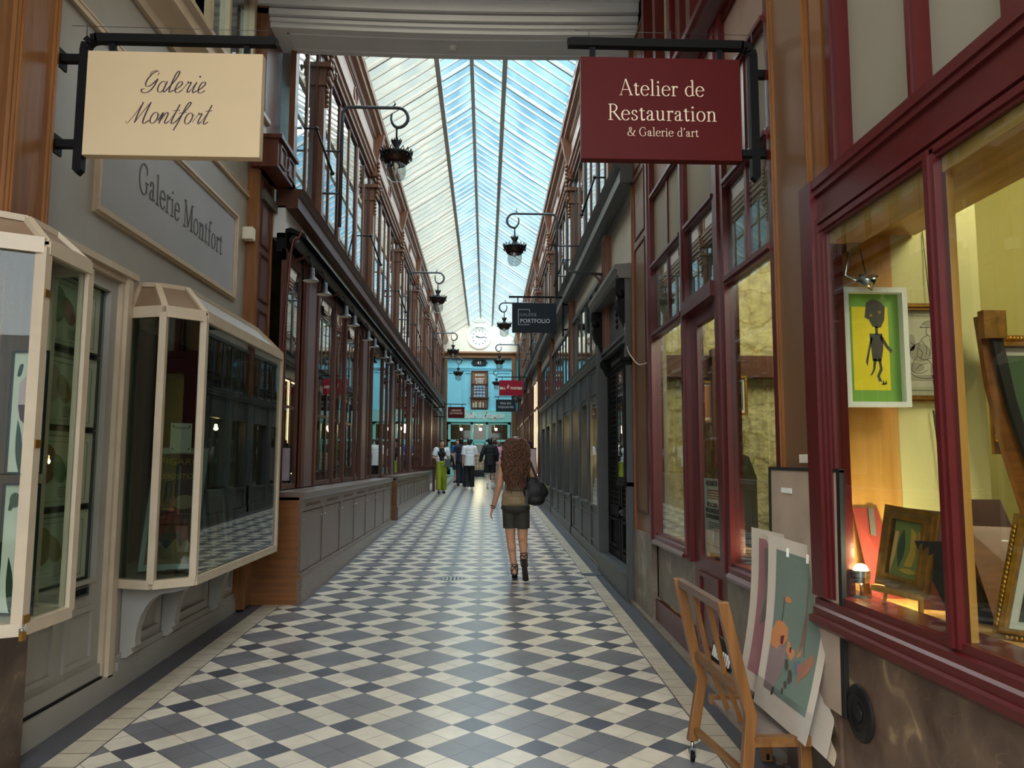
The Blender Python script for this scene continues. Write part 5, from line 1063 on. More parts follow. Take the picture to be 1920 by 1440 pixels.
rb = thing('leaning_board', 'orange red board with grey streak leaning behind the gilt picture', 'board', (1.62,3.3,1.0)); MB().slab([(1.63,3.27,1.0),(1.76,3.25,1.0),(1.71,3.36,1.37),(1.60,3.36,1.37)], (.004,.012,0)).build('board', pm('orange_red_card',(140,46,34),.7), rb); MB().slab([(1.665,3.352,1.37),(1.69,3.352,1.37),(1.68,3.318,1.25),(1.655,3.318,1.26)], (0,-.004,0)).build('grey_streak', A['inkgrey'], rb)
for k_, (pts, mt, lab) in enumerate((([(1.70,3.02,1.0),(1.90,2.92,1.0),(1.84,3.04,1.37),(1.64,3.10,1.39)], 'mahog', 'dark brown board with a white label leaning beside the gilt picture'),
                      ([(1.70,2.84,1.0),(1.80,2.70,1.0),(1.72,2.80,1.28),(1.63,2.93,1.27)], 'dark', 'thin dark glazed board leaning in front of the brown board'),
                      ([(1.73,2.62,1.0),(1.98,2.55,1.0),(1.93,2.74,1.335),(1.73,2.78,1.34)], 'sideoak', 'large brown canvas back with torn white scraps leaning behind the red mullion'),
                      ([(1.90,3.0,1.0),(2.12,2.9,1.0),(2.06,3.06,1.42),(1.86,3.12,1.42)], 'copper', 'reddish varnished panel leaning at the back of the display'))):
    t = thing('leaning_board', lab, 'board', (pts[0][0],pts[0][1],1.0)); MB().slab(pts, (.01,.014,0)).build('board', M[mt], t)
    c = Vector(pts[3])*.75+Vector(pts[2])*.15+Vector(pts[0])*.1
    if k_ in (0,2):
        e1 = (Vector(pts[2])-Vector(pts[3])).normalized(); e2 = (Vector(pts[0])-Vector(pts[3])).normalized(); n_ = e1.cross(e2)*(-1 if e1.cross(e2).y > 0 else 1)
        q = Vector(pts[3])+e1*.06+e2*.05+n_*.002; m = MB()
        for dx, dy, ww, hh in ((0,0,.03,.035),) if k_ == 0 else ((0,.01,.02,.03),(.05,0,.025,.03),(.075,.015,.04,.02),(.1,.0,.012,.015)): m.slab([q+e1*dx+e2*dy, q+e1*(dx+ww)+e2*dy, q+e1*(dx+ww)+e2*(dy+hh), q+e1*dx+e2*(dy+hh)], n_*.001)
        m.build('label', M['paper'], t)
def ornate(label, O, R, U, w_, h_, t_, pic):
    t = thing('gilt_picture', label, 'painting', O); O = Vector(O); R = Vector(R).normalized(); U = Vector(U).normalized(); N = R.cross(U)
    plane_art(t, O, R, U, w_, h_, [('picture', pic, [rc(.08,.08,.92,.92)])], M['paper'])
    frame_part(t, O, R, U, w_, h_, t_, .02, M['golddark']); frame_part(t, O-R*t_*.1-U*t_*.1, R, U, w_+t_*.2, h_+t_*.2, t_*.35, .035, M['gold'], 'frame_bead'); m = MB(); n = 22
    for i in range(n):
        for q in (O+U*(h_*(i+.5)/n)-R*t_*.7, O+R*(w_*(i+.5)/n)+U*(h_+t_*.7), O+R*(w_*(i+.5)/n)-U*t_*.7): m.ball(q+N*.022, t_*.28, 6, 4)
    m.build('frame_ornament', M['gold'], t)
ornate('carved gilt frame with a pale mount hanging deep in the display', (2.255,3.3,1.66), (1,-.05,0), (0,0,1), .34, .41, .055, A['leafgreen'])
ornate('gilt beaded frame tilted against the display shelf in the corner', (1.70,2.52,1.03), (.6,-.75,0), (.30,.06,1), .3, .34, .04, A['posterdark'])
tb = thing('broken_frame', 'broken gilt and dark wood frame piece leaning against the olive wall', 'frame', (2.3,3.2,1.0))
MB().prism([(2.13,2.20),(2.22,2.21),(2.235,2.1),(2.21,2.02),(2.27,1.85),(2.30,1.70),(2.34,1.55),(2.40,1.4),(2.43,1.1),(2.45,.95),(2.36,.95),(2.30,1.3),(2.22,1.6),(2.16,1.9)], 'y', 3.24, 3.27).build('board', M['sideoak'], tb)
MB().prism([(2.17,2.12),(2.22,2.1),(2.26,1.85),(2.32,1.6),(2.40,1.35),(2.43,1.05),(2.40,1.1),(2.36,1.36),(2.30,1.56),(2.23,1.80),(2.19,2.0)], 'y', 3.215, 3.24).build('dark_edge', M['dark'], tb)
MB().box(2.13,3.2,2.10,2.23,3.24,2.22).build('gilt_corner', M['golddark'], tb)
# pictures hung in the workshop
for k_, (x,z,w_,h_,c,lab) in enumerate(((2.16,2.02,.20,.32,'teal','small sky and sea picture on the stone wall seen through the window beside the door'),(1.98,1.95,.12,.34,'orange','narrow orange picture on the stone wall seen through the door'),(2.05,1.70,.12,.18,'posterdark','tiny dark picture low on the stone wall'))):
    t = thing('framed_picture', lab, 'picture', (x,7.05,z)); plane_art(t, (x,6.96 if x < 2.2 else 7.1,z), XP, ZP, w_, h_, [('picture', A[c], [rc(.08,.08,.92,.92)])], M['paper']); frame_part(t, (x,6.96,z), XP, ZP, w_, h_, .02, .02, M['golddark'])
ch = thing('draped_chair', 'dark green upholstered chair back inside the workshop behind the notice', 'chair', (2.0,6.3,.12)); MB().prism([(1.85,.7),(2.2,.7),(2.2,1.45),(2.14,1.62),(2.02,1.66),(1.92,1.6),(1.85,1.45)], 'y', 6.25, 6.32).build('backrest', pm('dark_green_cloth',(52,52,34),.8), ch); MB().box(1.85,5.85,.6,2.2,6.3,.7).build('seat', M['mahogy'], ch)
for dx, dy in ((1.87,5.88),(2.17,5.88),(1.87,6.27),(2.17,6.27)): MB().box(dx-.02,dy-.02,.12,dx+.02,dy+.02,.62).build('leg', M['mahog'], ch)
# ------------------------------------------------------------------ print rack in the foreground
rk = thing('print_rack', 'golden oak print rack on castors standing at the brown pilaster', 'rack', (1.2,3.7,fz(3.7)))
def post(y, s, nm):
    xs = ([(.975,.985),(1.06,.575),(1.085,.50),(1.03,.20)] if y > 3.6 else [(1.02,.97),(1.11,.57),(1.13,.50),(1.09,.085)]) if s < 0 else [(1.50,.985),(1.41,.575),(1.39,.50),(1.40,.10)]
    y = 3.46 if (s > 0 and y < 3.6) else y
    m = MB(); w0 = .05; poly = [(x-w0/2,z) for x,z in xs]+[(x+w0/2,z) for x,z in reversed(xs)]; m.prism(poly, 'y', y-.02, y+.02); return m.build(nm, M['rackoak'], rk, .004)
for y in (3.95,3.37):
    post(y,-1,'leg'); post(y,1,'leg')
for s in (-1,1):
    x0, x1 = (.985,1.06) if s < 0 else (1.495,1.41)
    m = MB(); m.beam((x0+.035,3.37,.945) if s < 0 else (x0,3.46,.95),(x0,3.95,.965),.035,.035); m.build('top_rail', M['walnuty'], rk); m = MB(); m.beam((x1+.04,3.37,.60) if s < 0 else (x1+.06,3.46,.60),(x1+(.06 if s > 0 else 0),3.95,.61),.03,.04); m.build('middle_rail', M['rackoaky'], rk)
    for y, q in ((3.56,.025),(3.75,.012)): MB().beam((x0-q*s,y,.95),(x1-q*s,y,.60),.022,.02).build('slat', M['rackoak'], rk); MB().beam((x1-q*s,y,.60),(x1+s*.09*-1,y,.41),.022,.02).build('slat', M['rackoak'], rk)
pieces('end_rail', M['rackoaky'], rk, [(1.14,3.35,.375,1.38,3.39,.415),(1.12,3.93,.375,1.38,3.97,.415)]); MB().box(1.13,3.39,.385,1.37,3.94,.40).build('trough_board', pm('grey_hardboard',(128,112,102),.7), rk); MB().beam((1.10,3.37,.26),(1.045,3.95,.25),.025,.03).build('stretcher', M['rackoaky'], rk)
for x, y in ((1.03,3.95),(1.40,3.95)):
    m = MB(); z = fz(y); m.lathe([(0,-.009),(.02,-.009),(.026,-.006),(.026,.006),(.02,.009),(0,.009)], (x,y,z+.026), 14, True, 'x'); w_ = m.build('castor', M['nearblack'], rk); m = MB(); m.tube([(x,y,z+.10),(x,y,z+.055)], .008, 8); m.box(x-.016,y-.01,z+.02,x-.011,y+.012,z+.065); m.box(x+.011,y-.01,z+.02,x+.016,y+.012,z+.065); m.box(x-.016,y-.012,z+.058,x+.016,y+.012,z+.068); m.build('castor_fork', M['chrome'], w_)
def sheet_thing(label, pts, thick, mat, bend=0.0):
    """a slightly bowed sheet through TL, TR, BR, BL"""
    TL, TR, BR, BL = [Vector(p) for p in pts]; t = thing('loose_print', label, 'print', (BL+BR)/2); n = 8; N = (TR-TL).cross(BL-TL).normalized(); N = N if N.x > 0 else -N
    def S(u, v): p = TL.lerp(TR,u).lerp(BL.lerp(BR,u),v); return p + N*bend*math.sin(PI*v)
    def grid(u0,v0,u1,v1,off,mt,nm,th=.001):
        m = MB(); vs = []; 
        for j in range(n+1):
            for k in (0,1): vs.append(S(u0+(u1-u0)*k, v0+(v1-v0)*j/n)-N*off)
        vs2 = [p-N*th for p in vs]; L = len(vs); fs = []
        for j in range(n): a = 2*j; fs += [(a,a+1,a+3,a+2),(L+a+1,L+a,L+a+2,L+a+3),(a,a+2,L+a+2,L+a),(a+1,L+a+1,L+a+3,a+3)]
        fs += [(0,L,L+1,1),(2*n,2*n+1,L+2*n+1,L+2*n)]; m.add(vs+vs2, fs); return m.build(nm, mt, t)
    def poly(pp, off, mt, nm):
        m = MB()
        for q in pp: m.slab([S(u,v)-N*off for u, v in q], -N*.0006)
        return m.build(nm, mt, t)
    grid(0,0,1,1,0,mat,'sheet',thick); return t, S, N, grid, poly
M['sleeve'] = glass('clear_print_sleeve', (250,250,250), .05, 1.35, .98)
t, S, N, G, Pp = sheet_thing('grey green print of a tower over orange rooftops at the front of the rack', [(1.36,3.72,1.225),(1.515,3.34,1.175),(1.335,3.30,.395),(1.245,3.66,.47)], .003, M['agedpaper'], .03)
G(.14,.075,.90,.88,.004,A['postergreen'],'picture')
Pp([[(.14,.62),(.44,.60),(.40,.74),(.30,.88),(.14,.88)]], .0055, pm('print_mauve_grey',(118,100,98),.6), 'street')
Pp([[(.655,.17),(.665,.17),(.672,.36),(.69,.50),(.715,.60),(.70,.60),(.675,.55),(.655,.55),(.625,.61),(.61,.605),(.635,.50),(.65,.36)]], .006, pm('print_tower_brown',(104,82,66),.6), 'tower')
Pp([[(.14,.56),(.20,.49),(.30,.47),(.40,.50),(.42,.55),(.37,.60),(.30,.61),(.26,.66),(.14,.63)],[(.42,.56),(.47,.57),(.50,.60),(.55,.59),(.57,.62),(.52,.66),(.46,.64),(.42,.62)],[(.60,.58),(.64,.56),(.66,.60),(.61,.63)],[(.30,.335),(.36,.325),(.42,.335),(.41,.355),(.34,.36),(.30,.355)]], .006, A['orange'], 'rooftops')
Pp([[(.30,.56),(.36,.545),(.35,.60),(.31,.60)],[(.47,.595),(.5,.585),(.5,.62),(.48,.62)]], .0066, A['plum'], 'roof_shade')
Pp([[(.66,.66),(.84,.56),(.88,.60),(.80,.68),(.72,.72),(.68,.76)]], .0065, pm('print_awning_brown',(132,92,72),.6), 'awning_shape'); Pp([[(.57,.66),(.66,.63),(.68,.67),(.62,.72)]], .0066, pm('print_umbrella_teal',(72,98,100),.6), 'umbrella'); Pp([[(.635,.655),(.665,.645),(.675,.68),(.65,.70)]], .007, pm('print_pink',(150,84,96),.6), 'umbrella_edge')
Pp([leaf(.46,.685,.07,.025,.4),leaf(.47,.70,.05,.03,1.3),leaf(.55,.735,.10,.03,.5),leaf(.545,.76,.05,.03,1.5),leaf(.50,.795,.07,.02,.3),leaf(.47,.835,.04,.02,.5),leaf(.31,.87,.045,.03,.6)], .007, A['posterdark'], 'figures'); Pp([[(.30,.335),(.312,.335),(.300,.48),(.288,.48)]], .0065, A['posterdark'], 'lamp_post')
G(-.02,.84,1.02,1.02,.012,M['sleeve'],'clear_sleeve')
Pp([[(.30,.05),(.34,.05),(.34,.10),(.30,.10)],[(.60,.05),(.64,.05),(.64,.10),(.60,.10)]], .006, M['white'], 'clip')
t, S, N, G, Pp = sheet_thing('mauve print with white line drawing just behind the green tower print', [(1.375,4.0,1.235),(1.54,3.50,1.20),(1.36,3.46,.43),(1.255,3.90,.50)], .003, M['agedpaper'], .03)
G(.12,.06,.9,.9,.004,pm('print_mauve',(138,96,98),.6),'picture'); Pp([[(.2,.12),(.3,.1),(.34,.3),(.26,.4),(.3,.55),(.2,.6),(.24,.35)]], .006, A['inkgrey'], 'drawing')
for k_, (dx, lab) in enumerate(((.045,'cream mounted sheet standing third in the print rack'),(.075,'worn cream card with soft corners at the back of the print rack'))): sheet_thing(lab, [(1.38+dx*.5,3.92,1.21-.05*k_),(1.53+dx*.3,3.30-.02*k_,1.12-.09*k_),(1.36+dx,3.26,.36-.03*k_),(1.28+dx,3.84,.46)], .006, M['creamtrim'] if k_ else M['agedpaper'], .03)
fd = thing('portfolio_folder', 'beige portfolio folder with black edges standing behind the loose prints', 'folder', (1.47,3.5,.5)); m = MB(); m.slab([(1.44,3.17,.55),(1.44,3.93,.55),(1.455,3.93,1.53),(1.455,3.17,1.525)], (.012,0,0)); m.build('cover', pm('beige_portfolio_board',(176,156,138),.35,coat=.5), fd)
m = MB(); m.slab([(1.437,3.15,.55),(1.437,3.18,.55),(1.452,3.18,1.54),(1.452,3.15,1.535)], (.02,0,0)); m.slab([(1.437,3.92,.55),(1.437,3.95,.55),(1.452,3.95,1.545),(1.452,3.92,1.545)], (.02,0,0)); m.slab([(1.451,3.15,1.525),(1.451,3.95,1.53),(1.452,3.95,1.545),(1.452,3.15,1.54)], (.02,0,0)); m.build('edge_binding', M['black'], fd); MB().box(1.449,3.65,1.42,1.451,3.78,1.445).build('label', M['white'], fd)
bk = thing('price_board', 'little black board with white chalk lettering standing in the print rack', 'board', (1.10,3.75,.62)); MB().slab([(1.10,3.86,.60),(1.10,3.56,.60),(1.13,3.56,.72),(1.13,3.86,.74)], (.006,0,0)).build('board', M['black'], bk); m = MB()
for i in range(9): m.slab([(1.108,3.84-.03*i,.635),(1.108,3.825-.03*i,.635),(1.118,3.823-.03*i,.68),(1.118,3.835-.03*i,.685)], (-.004,0,0))
m.build('lettering', M['white'], bk)
# ------------------------------------------------------------------ right side beyond the pilaster: dark portal and grey gallery
pt = struct('door_3', (1.5,8.8,.3)); m = MB()
m.box(1.58,7.75,.1,1.66,9.75,4.35); m.box(1.42,7.78,.1,1.58,7.86,3.5); m.box(1.40,9.62,.1,1.6,9.75,3.5)
m.box(1.50,7.86,2.95,1.6,9.62,3.5); m.box(1.46,7.8,2.85,1.6,9.7,2.95); m.box(1.44,7.8,2.90,1.6,9.7,2.93)
m.build('door_frame', M['darkgrey'], pt)
m = MB(); m.prism([(1.6,3.46),(1.36,3.46),(1.34,3.50),(1.34,3.54),(1.31,3.56),(1.31,3.60),(1.6,3.63)], 'y', 7.76, 9.80); m.build('hood', pm('weathered_grey_paint',(96,94,92),.45), pt)
for y in (7.80,9.60):
    prof = [(1.58,3.46),(1.33,3.46),(1.33,3.38),(1.36,3.33),(1.345,3.24),(1.36,3.14),(1.41,3.02),(1.45,2.92),(1.47,2.86),(1.43,2.82),(1.43,2.76),(1.47,2.72),(1.50,2.64),(1.58,2.64)]
    o = MB().prism(prof, 'y', y, y+.15).build('console', M['nearblack'], pt, .008); m = MB(); m.lathe([(0,0),(.05,0),(.04,.03),(0,.035)], (1.38,y-.002,3.30), 12, True, 'y'); m.ball((1.45,y+.075,2.78),(.05,.06,.05),10,8); m.build('scroll', M['nearblack'], o)
m = MB(); 
for k in range(4): m.ball((1.495,8.72,3.12+.07*k),(.015,.05,.03),8,6)
m.build('carved_motif', M['nearblack'], pt)
for y0, y1 in ((7.90,8.72),(8.78,9.60)):
    lf = MB(); lf.frame_yz(1.52,1.57,y0,.48,y1,2.84,.09); lf.box(1.52,y0,.95,1.57,y1,1.07); lf.box(1.545,y0+.09,.57,1.565,y1-.09,.95); lf.frame_yz(1.51,1.53,y0+.12,.60,y1-.12,.92,.025); o = lf.build('leaf', M['nearblack'], pt)
    m = MB(); y = y0+.12
    while y < y1-.1: m.box(1.535,y,1.07,1.545,y+.012,2.75); y += .045
    z = 1.10
    while z < 2.75: m.box(1.53,y0+.09,z,1.54,y1-.09,z+.014); z += .06
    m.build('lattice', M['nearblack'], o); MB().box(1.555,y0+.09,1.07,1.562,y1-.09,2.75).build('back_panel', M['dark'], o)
m = MB(); m.box(1.505,8.58,.98,1.52,8.68,1.05); m.ball((1.495,8.63,1.015),.018,8,6); m.build('lock_plate', M['greyiron'], pt)
m = MB(); m.box(1.40,7.8,.1,1.6,9.62,.44); m.box(1.38,7.8,.44,1.6,9.62,.475); m.build('door_step', M['darkgrey'], pt)
vt = thing('wall_vitrine', 'slim dark wooden vitrine with glass front beside the carved dark portal', 'vitrine', (1.46,8.0,1.36)); m = MB(); m.box(1.44,7.80,1.36,1.52,8.26,2.56); m.box(1.38,7.77,2.56,1.52,8.29,2.60); m.box(1.36,7.75,2.60,1.52,8.31,2.64); m.box(1.39,7.78,1.33,1.52,8.28,1.37); m.build('cabinet', M['nearblack'], vt); m = MB(); m.frame_yz(1.40,1.44,7.80,1.37,8.26,2.56,.05); m.build('door_frame', M['nearblack'], vt); MB().box(1.405,7.85,1.42,1.41,8.21,2.51).build('pane', M['refl'], vt); MB().box(1.432,7.86,1.44,1.438,8.2,2.5).build('backing', M['greywall'], vt)
lt = thing('door_latch', 'small steel latch handle on the slim dark vitrine', 'latch', (1.39,7.9,1.72)); MB().tube([(1.40,8.0,1.74),(1.37,7.92,1.74),(1.36,7.88,1.72),(1.36,7.88,1.64),(1.38,7.9,1.64)], .009, 6).build('handle', M['chrome'], lt)
cb = thing('loose_cable', 'thin pale cable sagging from the carved console across the pilaster', 'cable', (1.45,7.6,2.75)); MB().tube(catmull([(1.42,7.80,2.95),(1.44,7.77,2.72),(1.46,7.55,2.58),(1.462,7.3,2.50),(1.462,6.95,2.47)], 6), .006, 6).build('cable', M['creamtrim'], cb)
hk = thing('hook_bracket', 'empty iron sign bracket with upturned hook above the dark portal', 'bracket', (1.3,9.3,3.9)); MB().tube([(1.45,9.4,3.90),(1.02,9.4,3.93),(.98,9.4,3.96),(.97,9.4,4.08)], .018, 8).build('arm', M['greyiron'], hk); MB().tube(catmull([(1.42,9.4,3.62),(1.41,9.4,3.8),(1.34,9.4,3.89)],5), .014, 6).build('stay', M['mahog'], hk)
# beige fascia under the string course, brown strips, transom lights
mb = MB(); mb.box(1.53,7.75,3.62,1.6,9.8,4.38); mb.box(1.53,9.8,3.98,1.6,37,4.38); st(mb.build('trim_90', M['beigefascia']))
for k, y in enumerate((9.35,13.2,17.3,21.4,25.6,29.7,33.8)):
    p = struct('trim_%d' % (91+k), (1.45,y,2.9)); MB().box(1.44,y-.09,2.93 if y < 21 else fz(y)-.02,1.56,y+.09,4.36).build('shaft', M['brownwood'], p); m = MB(); m.frame_yz(1.43,1.44,y-.07,2.98,y+.07,4.3,.015); m.build('panel_moulding', M['mahog'], p)
m = MB(); m.prism([(1.56,2.84),(1.44,2.84),(1.42,2.87),(1.42,2.90),(1.40,2.92),(1.39,2.96),(1.56,2.98)], 'y', 9.75, 20.4); m.box(1.47,9.75,3.93,1.56,20.4,4.0); st(m.build('trim_98', M['darkgrey']))
mb = MB(); mb.box(2.6,7.75,-.1,2.7,37,4.4); mb.box(1.6,7.75,4.2,2.6,37,4.3); mb.box(1.62,9.76,-.1,2.6,9.8,4.2); mb.box(1.62,20.4,-.1,2.6,20.45,4.2); st(mb.build('wall_right_back', M['midint']))
def grey_bay(y0, y1, n, pil):
    w = nextwin((1.5,y0,1.0)); L = y1-y0
    for i in range(n+1):
        m = MB(); y = y0+L*i/n; h_ = .10 if (i == 0 and pil) else .19; m.box(1.455,y-h_,fz(y0)+.05,1.60,y+h_,2.86); m.box(1.445,y-h_*.5,1.05,1.455,y+h_*.5,2.82); m.build('window_post', M['darkgrey'], w)
    m = MB(); m.box(1.465,y0,2.42,1.60,y1,2.86)
    for i in range(n): m.frame_yz(1.455,1.465,y0+L*i/n+.22,2.48,y0+L*(i+1)/n-.22,2.8,.02)
    m.build('window_header', M['darkgrey'], w)
    m = MB(); m.box(1.47,y0,fz(y0)-.02,1.56,y1,1.0)
    for i in range(n):
        a, b = y0+L*i/n+.13, y0+L*(i+1)/n-.13; z0 = fz(y0)+.28
        m.frame_yz(1.455,1.47,a,z0,b,.9,.02); m.box(1.44,a-.06,.985,1.56,b+.06,1.02)
    m.slab([(1.44,y0,fz(y0)-.02),(1.47,y0,fz(y0)-.02),(1.47,y1,fz(y1)-.02),(1.44,y1,fz(y1)-.02)], (0,0,.2)); m.build('window_base', M['darkgrey'], w)
    q = max(3, round(L/.55)); m = MB()
    for i in range(q+1): y = y0+L*i/q; m.box(1.485,y-.018,2.97,1.51,y+.018,3.95)
    m.box(1.48,y0,2.97,1.51,y1,3.0); m.build('transom_bar', M['darkgrey'], w)
    [MB().box(1.47 if (pil and i == 0) else 1.56,y0+L*i/n,1.02,1.474 if (pil and i == 0) else 1.564,y0+L*(i+1)/n,2.44).build('pane', M['pane'], w) for i in range(n)]; MB().box(1.50,y0,3.0,1.504,y1,3.94).build('transom_pane', M['refl'], w)
grey_bay(9.85,13.1,3,1); grey_bay(13.3,17.2,3,0); grey_bay(17.4,20.3,2,0)
for k, (y,z,pw_) in enumerate(((10.35,2.05,10),(10.45,1.62,14),(12.6,2.3,8),(14.2,2.2,8),(16.0,2.3,8))):
    t = thing('gallery_lamp', 'small glowing lamp inside the grey gallery window, %s from the dark portal' % ORD[k], 'lamp', (1.75,y,z), 'gallery lamps'); MB().ball((1.75,y,z), .03, 10, 8).build('light_bulb', M['bulb'], t); MB().tube([(1.75,y,z+.03),(1.75,y,4.2)], .005, 6).build('cord', M['nearblack'], t)
    point_light('gallery_glow', (1.75,y,z-.06), pw_, (255,206,130), .04)
for k, y in enumerate((10.2,10.8,11.6,12.3,13.7,14.4,15.2,16.2,17.9,18.6,19.5)):
    t = thing('gallery_print', 'framed print on the lit back wall of the grey gallery, %s from the dark portal' % ORD[k], 'print', (2.58,y,1.6), 'prints on the gallery wall'); plane_art(t, (2.58,y+.2,1.55), (0,-1,0), ZP, .4, .55, [('picture', A[('tan','teal','inkgrey','ochre')[k%4]], [rc(.15,.15,.85,.85)])], M['paper']); frame_part(t, (2.58,y+.2,1.55), (0,-1,0), ZP, .4, .55, .02, .02, M['black'] if k%2 else M['oak'])
# brown shopfronts further along on the right
def brown_bay(y0, y1, lit):
    w = nextwin((1.5,y0,1.0)); m = MB(); n = max(2, round((y1-y0)/1.0)); L = y1-y0
    for i in range(n+1): y = y0+L*i/n; MB().box(1.46,y-.07,fz(y0)-.02,1.56,y+.07,3.98).build('window_post', M['brownwood'] if lit else M['mahog'], w)
    m.box(1.48,y0,fz(y0)-.02,1.56,y1,fz(y0)+.62); m.box(1.44,y0,fz(y0)+.60,1.56,y1,fz(y0)+.65); m.box(1.47,y0,3.1,1.55,y1,3.18)
    m.build('window_rail', M['brownwood'] if lit else M['mahog'], w); MB().box(1.50,y0,fz(y0)+.65,1.505,y1,3.95).build('pane', M['refl'], w)
    if lit:
        m = MB()
        for i in range(n): a, b = y0+L*i/n+.09, y0+L*(i+1)/n-.09; m.frame_yz(1.475,1.49,a,fz(y0)+.68,b,3.9,.03)
        m.build('led_strip', M['led'], w)
brown_bay(20.5,21.3,False); brown_bay(21.5,23.6,True); brown_bay(23.7,25.5,False); brown_bay(25.7,29.6,False); brown_bay(29.8,33.7,False); brown_bay(33.9,36.9,False)
# easel with a pale poster and dark flowers, far right
es = thing('display_easel', 'dark easel with a pale lilac poster standing by the right shopfronts', 'easel', (1.2,21.0,fz(21))); m = MB(); b = fz(21)
m.tube([(.98,20.9,b),(1.14,21.0,b+1.55)], .018, 6); m.tube([(1.40,20.9,b),(1.22,21.0,b+1.55)], .018, 6); m.tube([(1.19,21.4,b),(1.18,21.02,b+1.5)], .018, 6); m.build('leg', M['nearblack'], es)
MB().slab([(1.0,20.90,b+.55),(1.38,20.90,b+.55),(1.36,20.97,b+1.42),(1.02,20.97,b+1.42)], (0,-.015,0)).build('poster', pm('lilac_poster',(190,164,168),.6), es); MB().slab([(.98,20.93,b+.5),(1.40,20.93,b+.5),(1.38,21.0,b+1.45),(1.0,21.0,b+1.45)], (0,-.012,0)).build('board', M['nearblack'], es)
fl = thing('flower_bunch', 'dark dried flower bunch on top of the far easel', 'flowers', (1.18,20.95,fz(21)+1.5)); m = MB()
for i in range(26):
    a = random.uniform(0,2*PI); r = random.uniform(.02,.11); m.ball((1.18+r*math.cos(a),20.95+r*.5*math.sin(a),b+1.47+random.uniform(0,.14)), random.uniform(.02,.035), 6, 4)
m.build('bloom', pm('dried_flower',(56,30,34),.8,var=.3), fl)
# metal floor fittings
dr = thing('floor_drain', 'square slotted metal drain set diagonally in the tiled floor', 'drain', (-.37,9.12,fz(9.12))); s_ = .158
def dz(x,y,h): return (x,y,fz(y)+h)
MB().slab([dz(-.37-s_,9.12,.001),dz(-.37,9.12-s_,.001),dz(-.37+s_,9.12,.001),dz(-.37,9.12+s_,.001)], (0,0,.003)).build('grate', pm('galvanised_grate',(176,176,172),.5), dr); m = MB()
for i in range(-3,4):
    c = .042*i; L = max(.012,(s_-abs(c))*.75); m.slab([dz(-.37+c-.012,9.12-L,.0045),dz(-.37+c+.012,9.12-L,.0045),dz(-.37+c+.012,9.12+L,.0045),dz(-.37+c-.012,9.12+L,.0045)], (0,0,.001))
m.build('slot', M['black'], dr)
iv = thing('floor_cover', 'small oval metal cover in the dark border by the right wall', 'cover', (1.30,8.6,fz(8.6))); m = MB(); m.slab([dz(1.28+.13*math.cos(2*PI*i/16),9.4+.10*math.sin(2*PI*i/16),.001) for i in range(16)], (0,0,.003)); m.build('plate', M['greyiron'], iv)
ae = thing('alarm_box', 'small cream box fixed on the oak pilaster edge by the wall panel', 'box', (-2.3,7.36,3.75)); MB().box(-2.34,7.28,3.68,-2.24,7.38,3.80).build('box', M['paper'], ae, .006)
# ------------------------------------------------------------------ people
def remeshed(name, mb, vox, mat, parent, smooth=3):
    me = mb.mesh(name); tmp = bpy.data.objects.new('tmp', me); COL.objects.link(tmp)
    r = tmp.modifiers.new('r', 'REMESH'); r.mode = 'VOXEL'; r.voxel_size = vox; r.use_smooth_shade = True
    s = tmp.modifiers.new('s', 'SMOOTH'); s.factor = .5; s.iterations = smooth
    dg = bpy.context.evaluated_depsgraph_get(); out = bpy.data.meshes.new_from_object(tmp.evaluated_get(dg)); bpy.data.objects.remove(tmp)
    out.materials.clear(); out.materials.append(mat); out.name = name
    for p in out.polygons: p.use_smooth = True
    o = bpy.data.objects.new(name, out); COL.objects.link(o)
    if parent is not None: attach(o, parent)
    return o
def cap(mb, p, q, r1, r2, n=12):
    mb.tube([p,q],[r1,r2],n); mb.ball(p,r1,n,8); mb.ball(q,r2,n,8)
STAND = dict(head=(0,.015,1.585), neck=(0,-.01,1.45), shL=(-.172,-.01,1.385), elL=(-.215,-.03,1.12), wrL=(-.225,.03,.875), shR=(.172,-.01,1.385), elR=(.215,-.03,1.12), wrR=(.225,.03,.875),
             hpL=(-.085,0,.92), knL=(-.09,.015,.49), anL=(-.09,-.02,.085), toL=(-.10,.13,.03), hpR=(.085,0,.92), knR=(.09,.015,.49), anR=(.09,-.02,.085), toR=(.10,.13,.03))
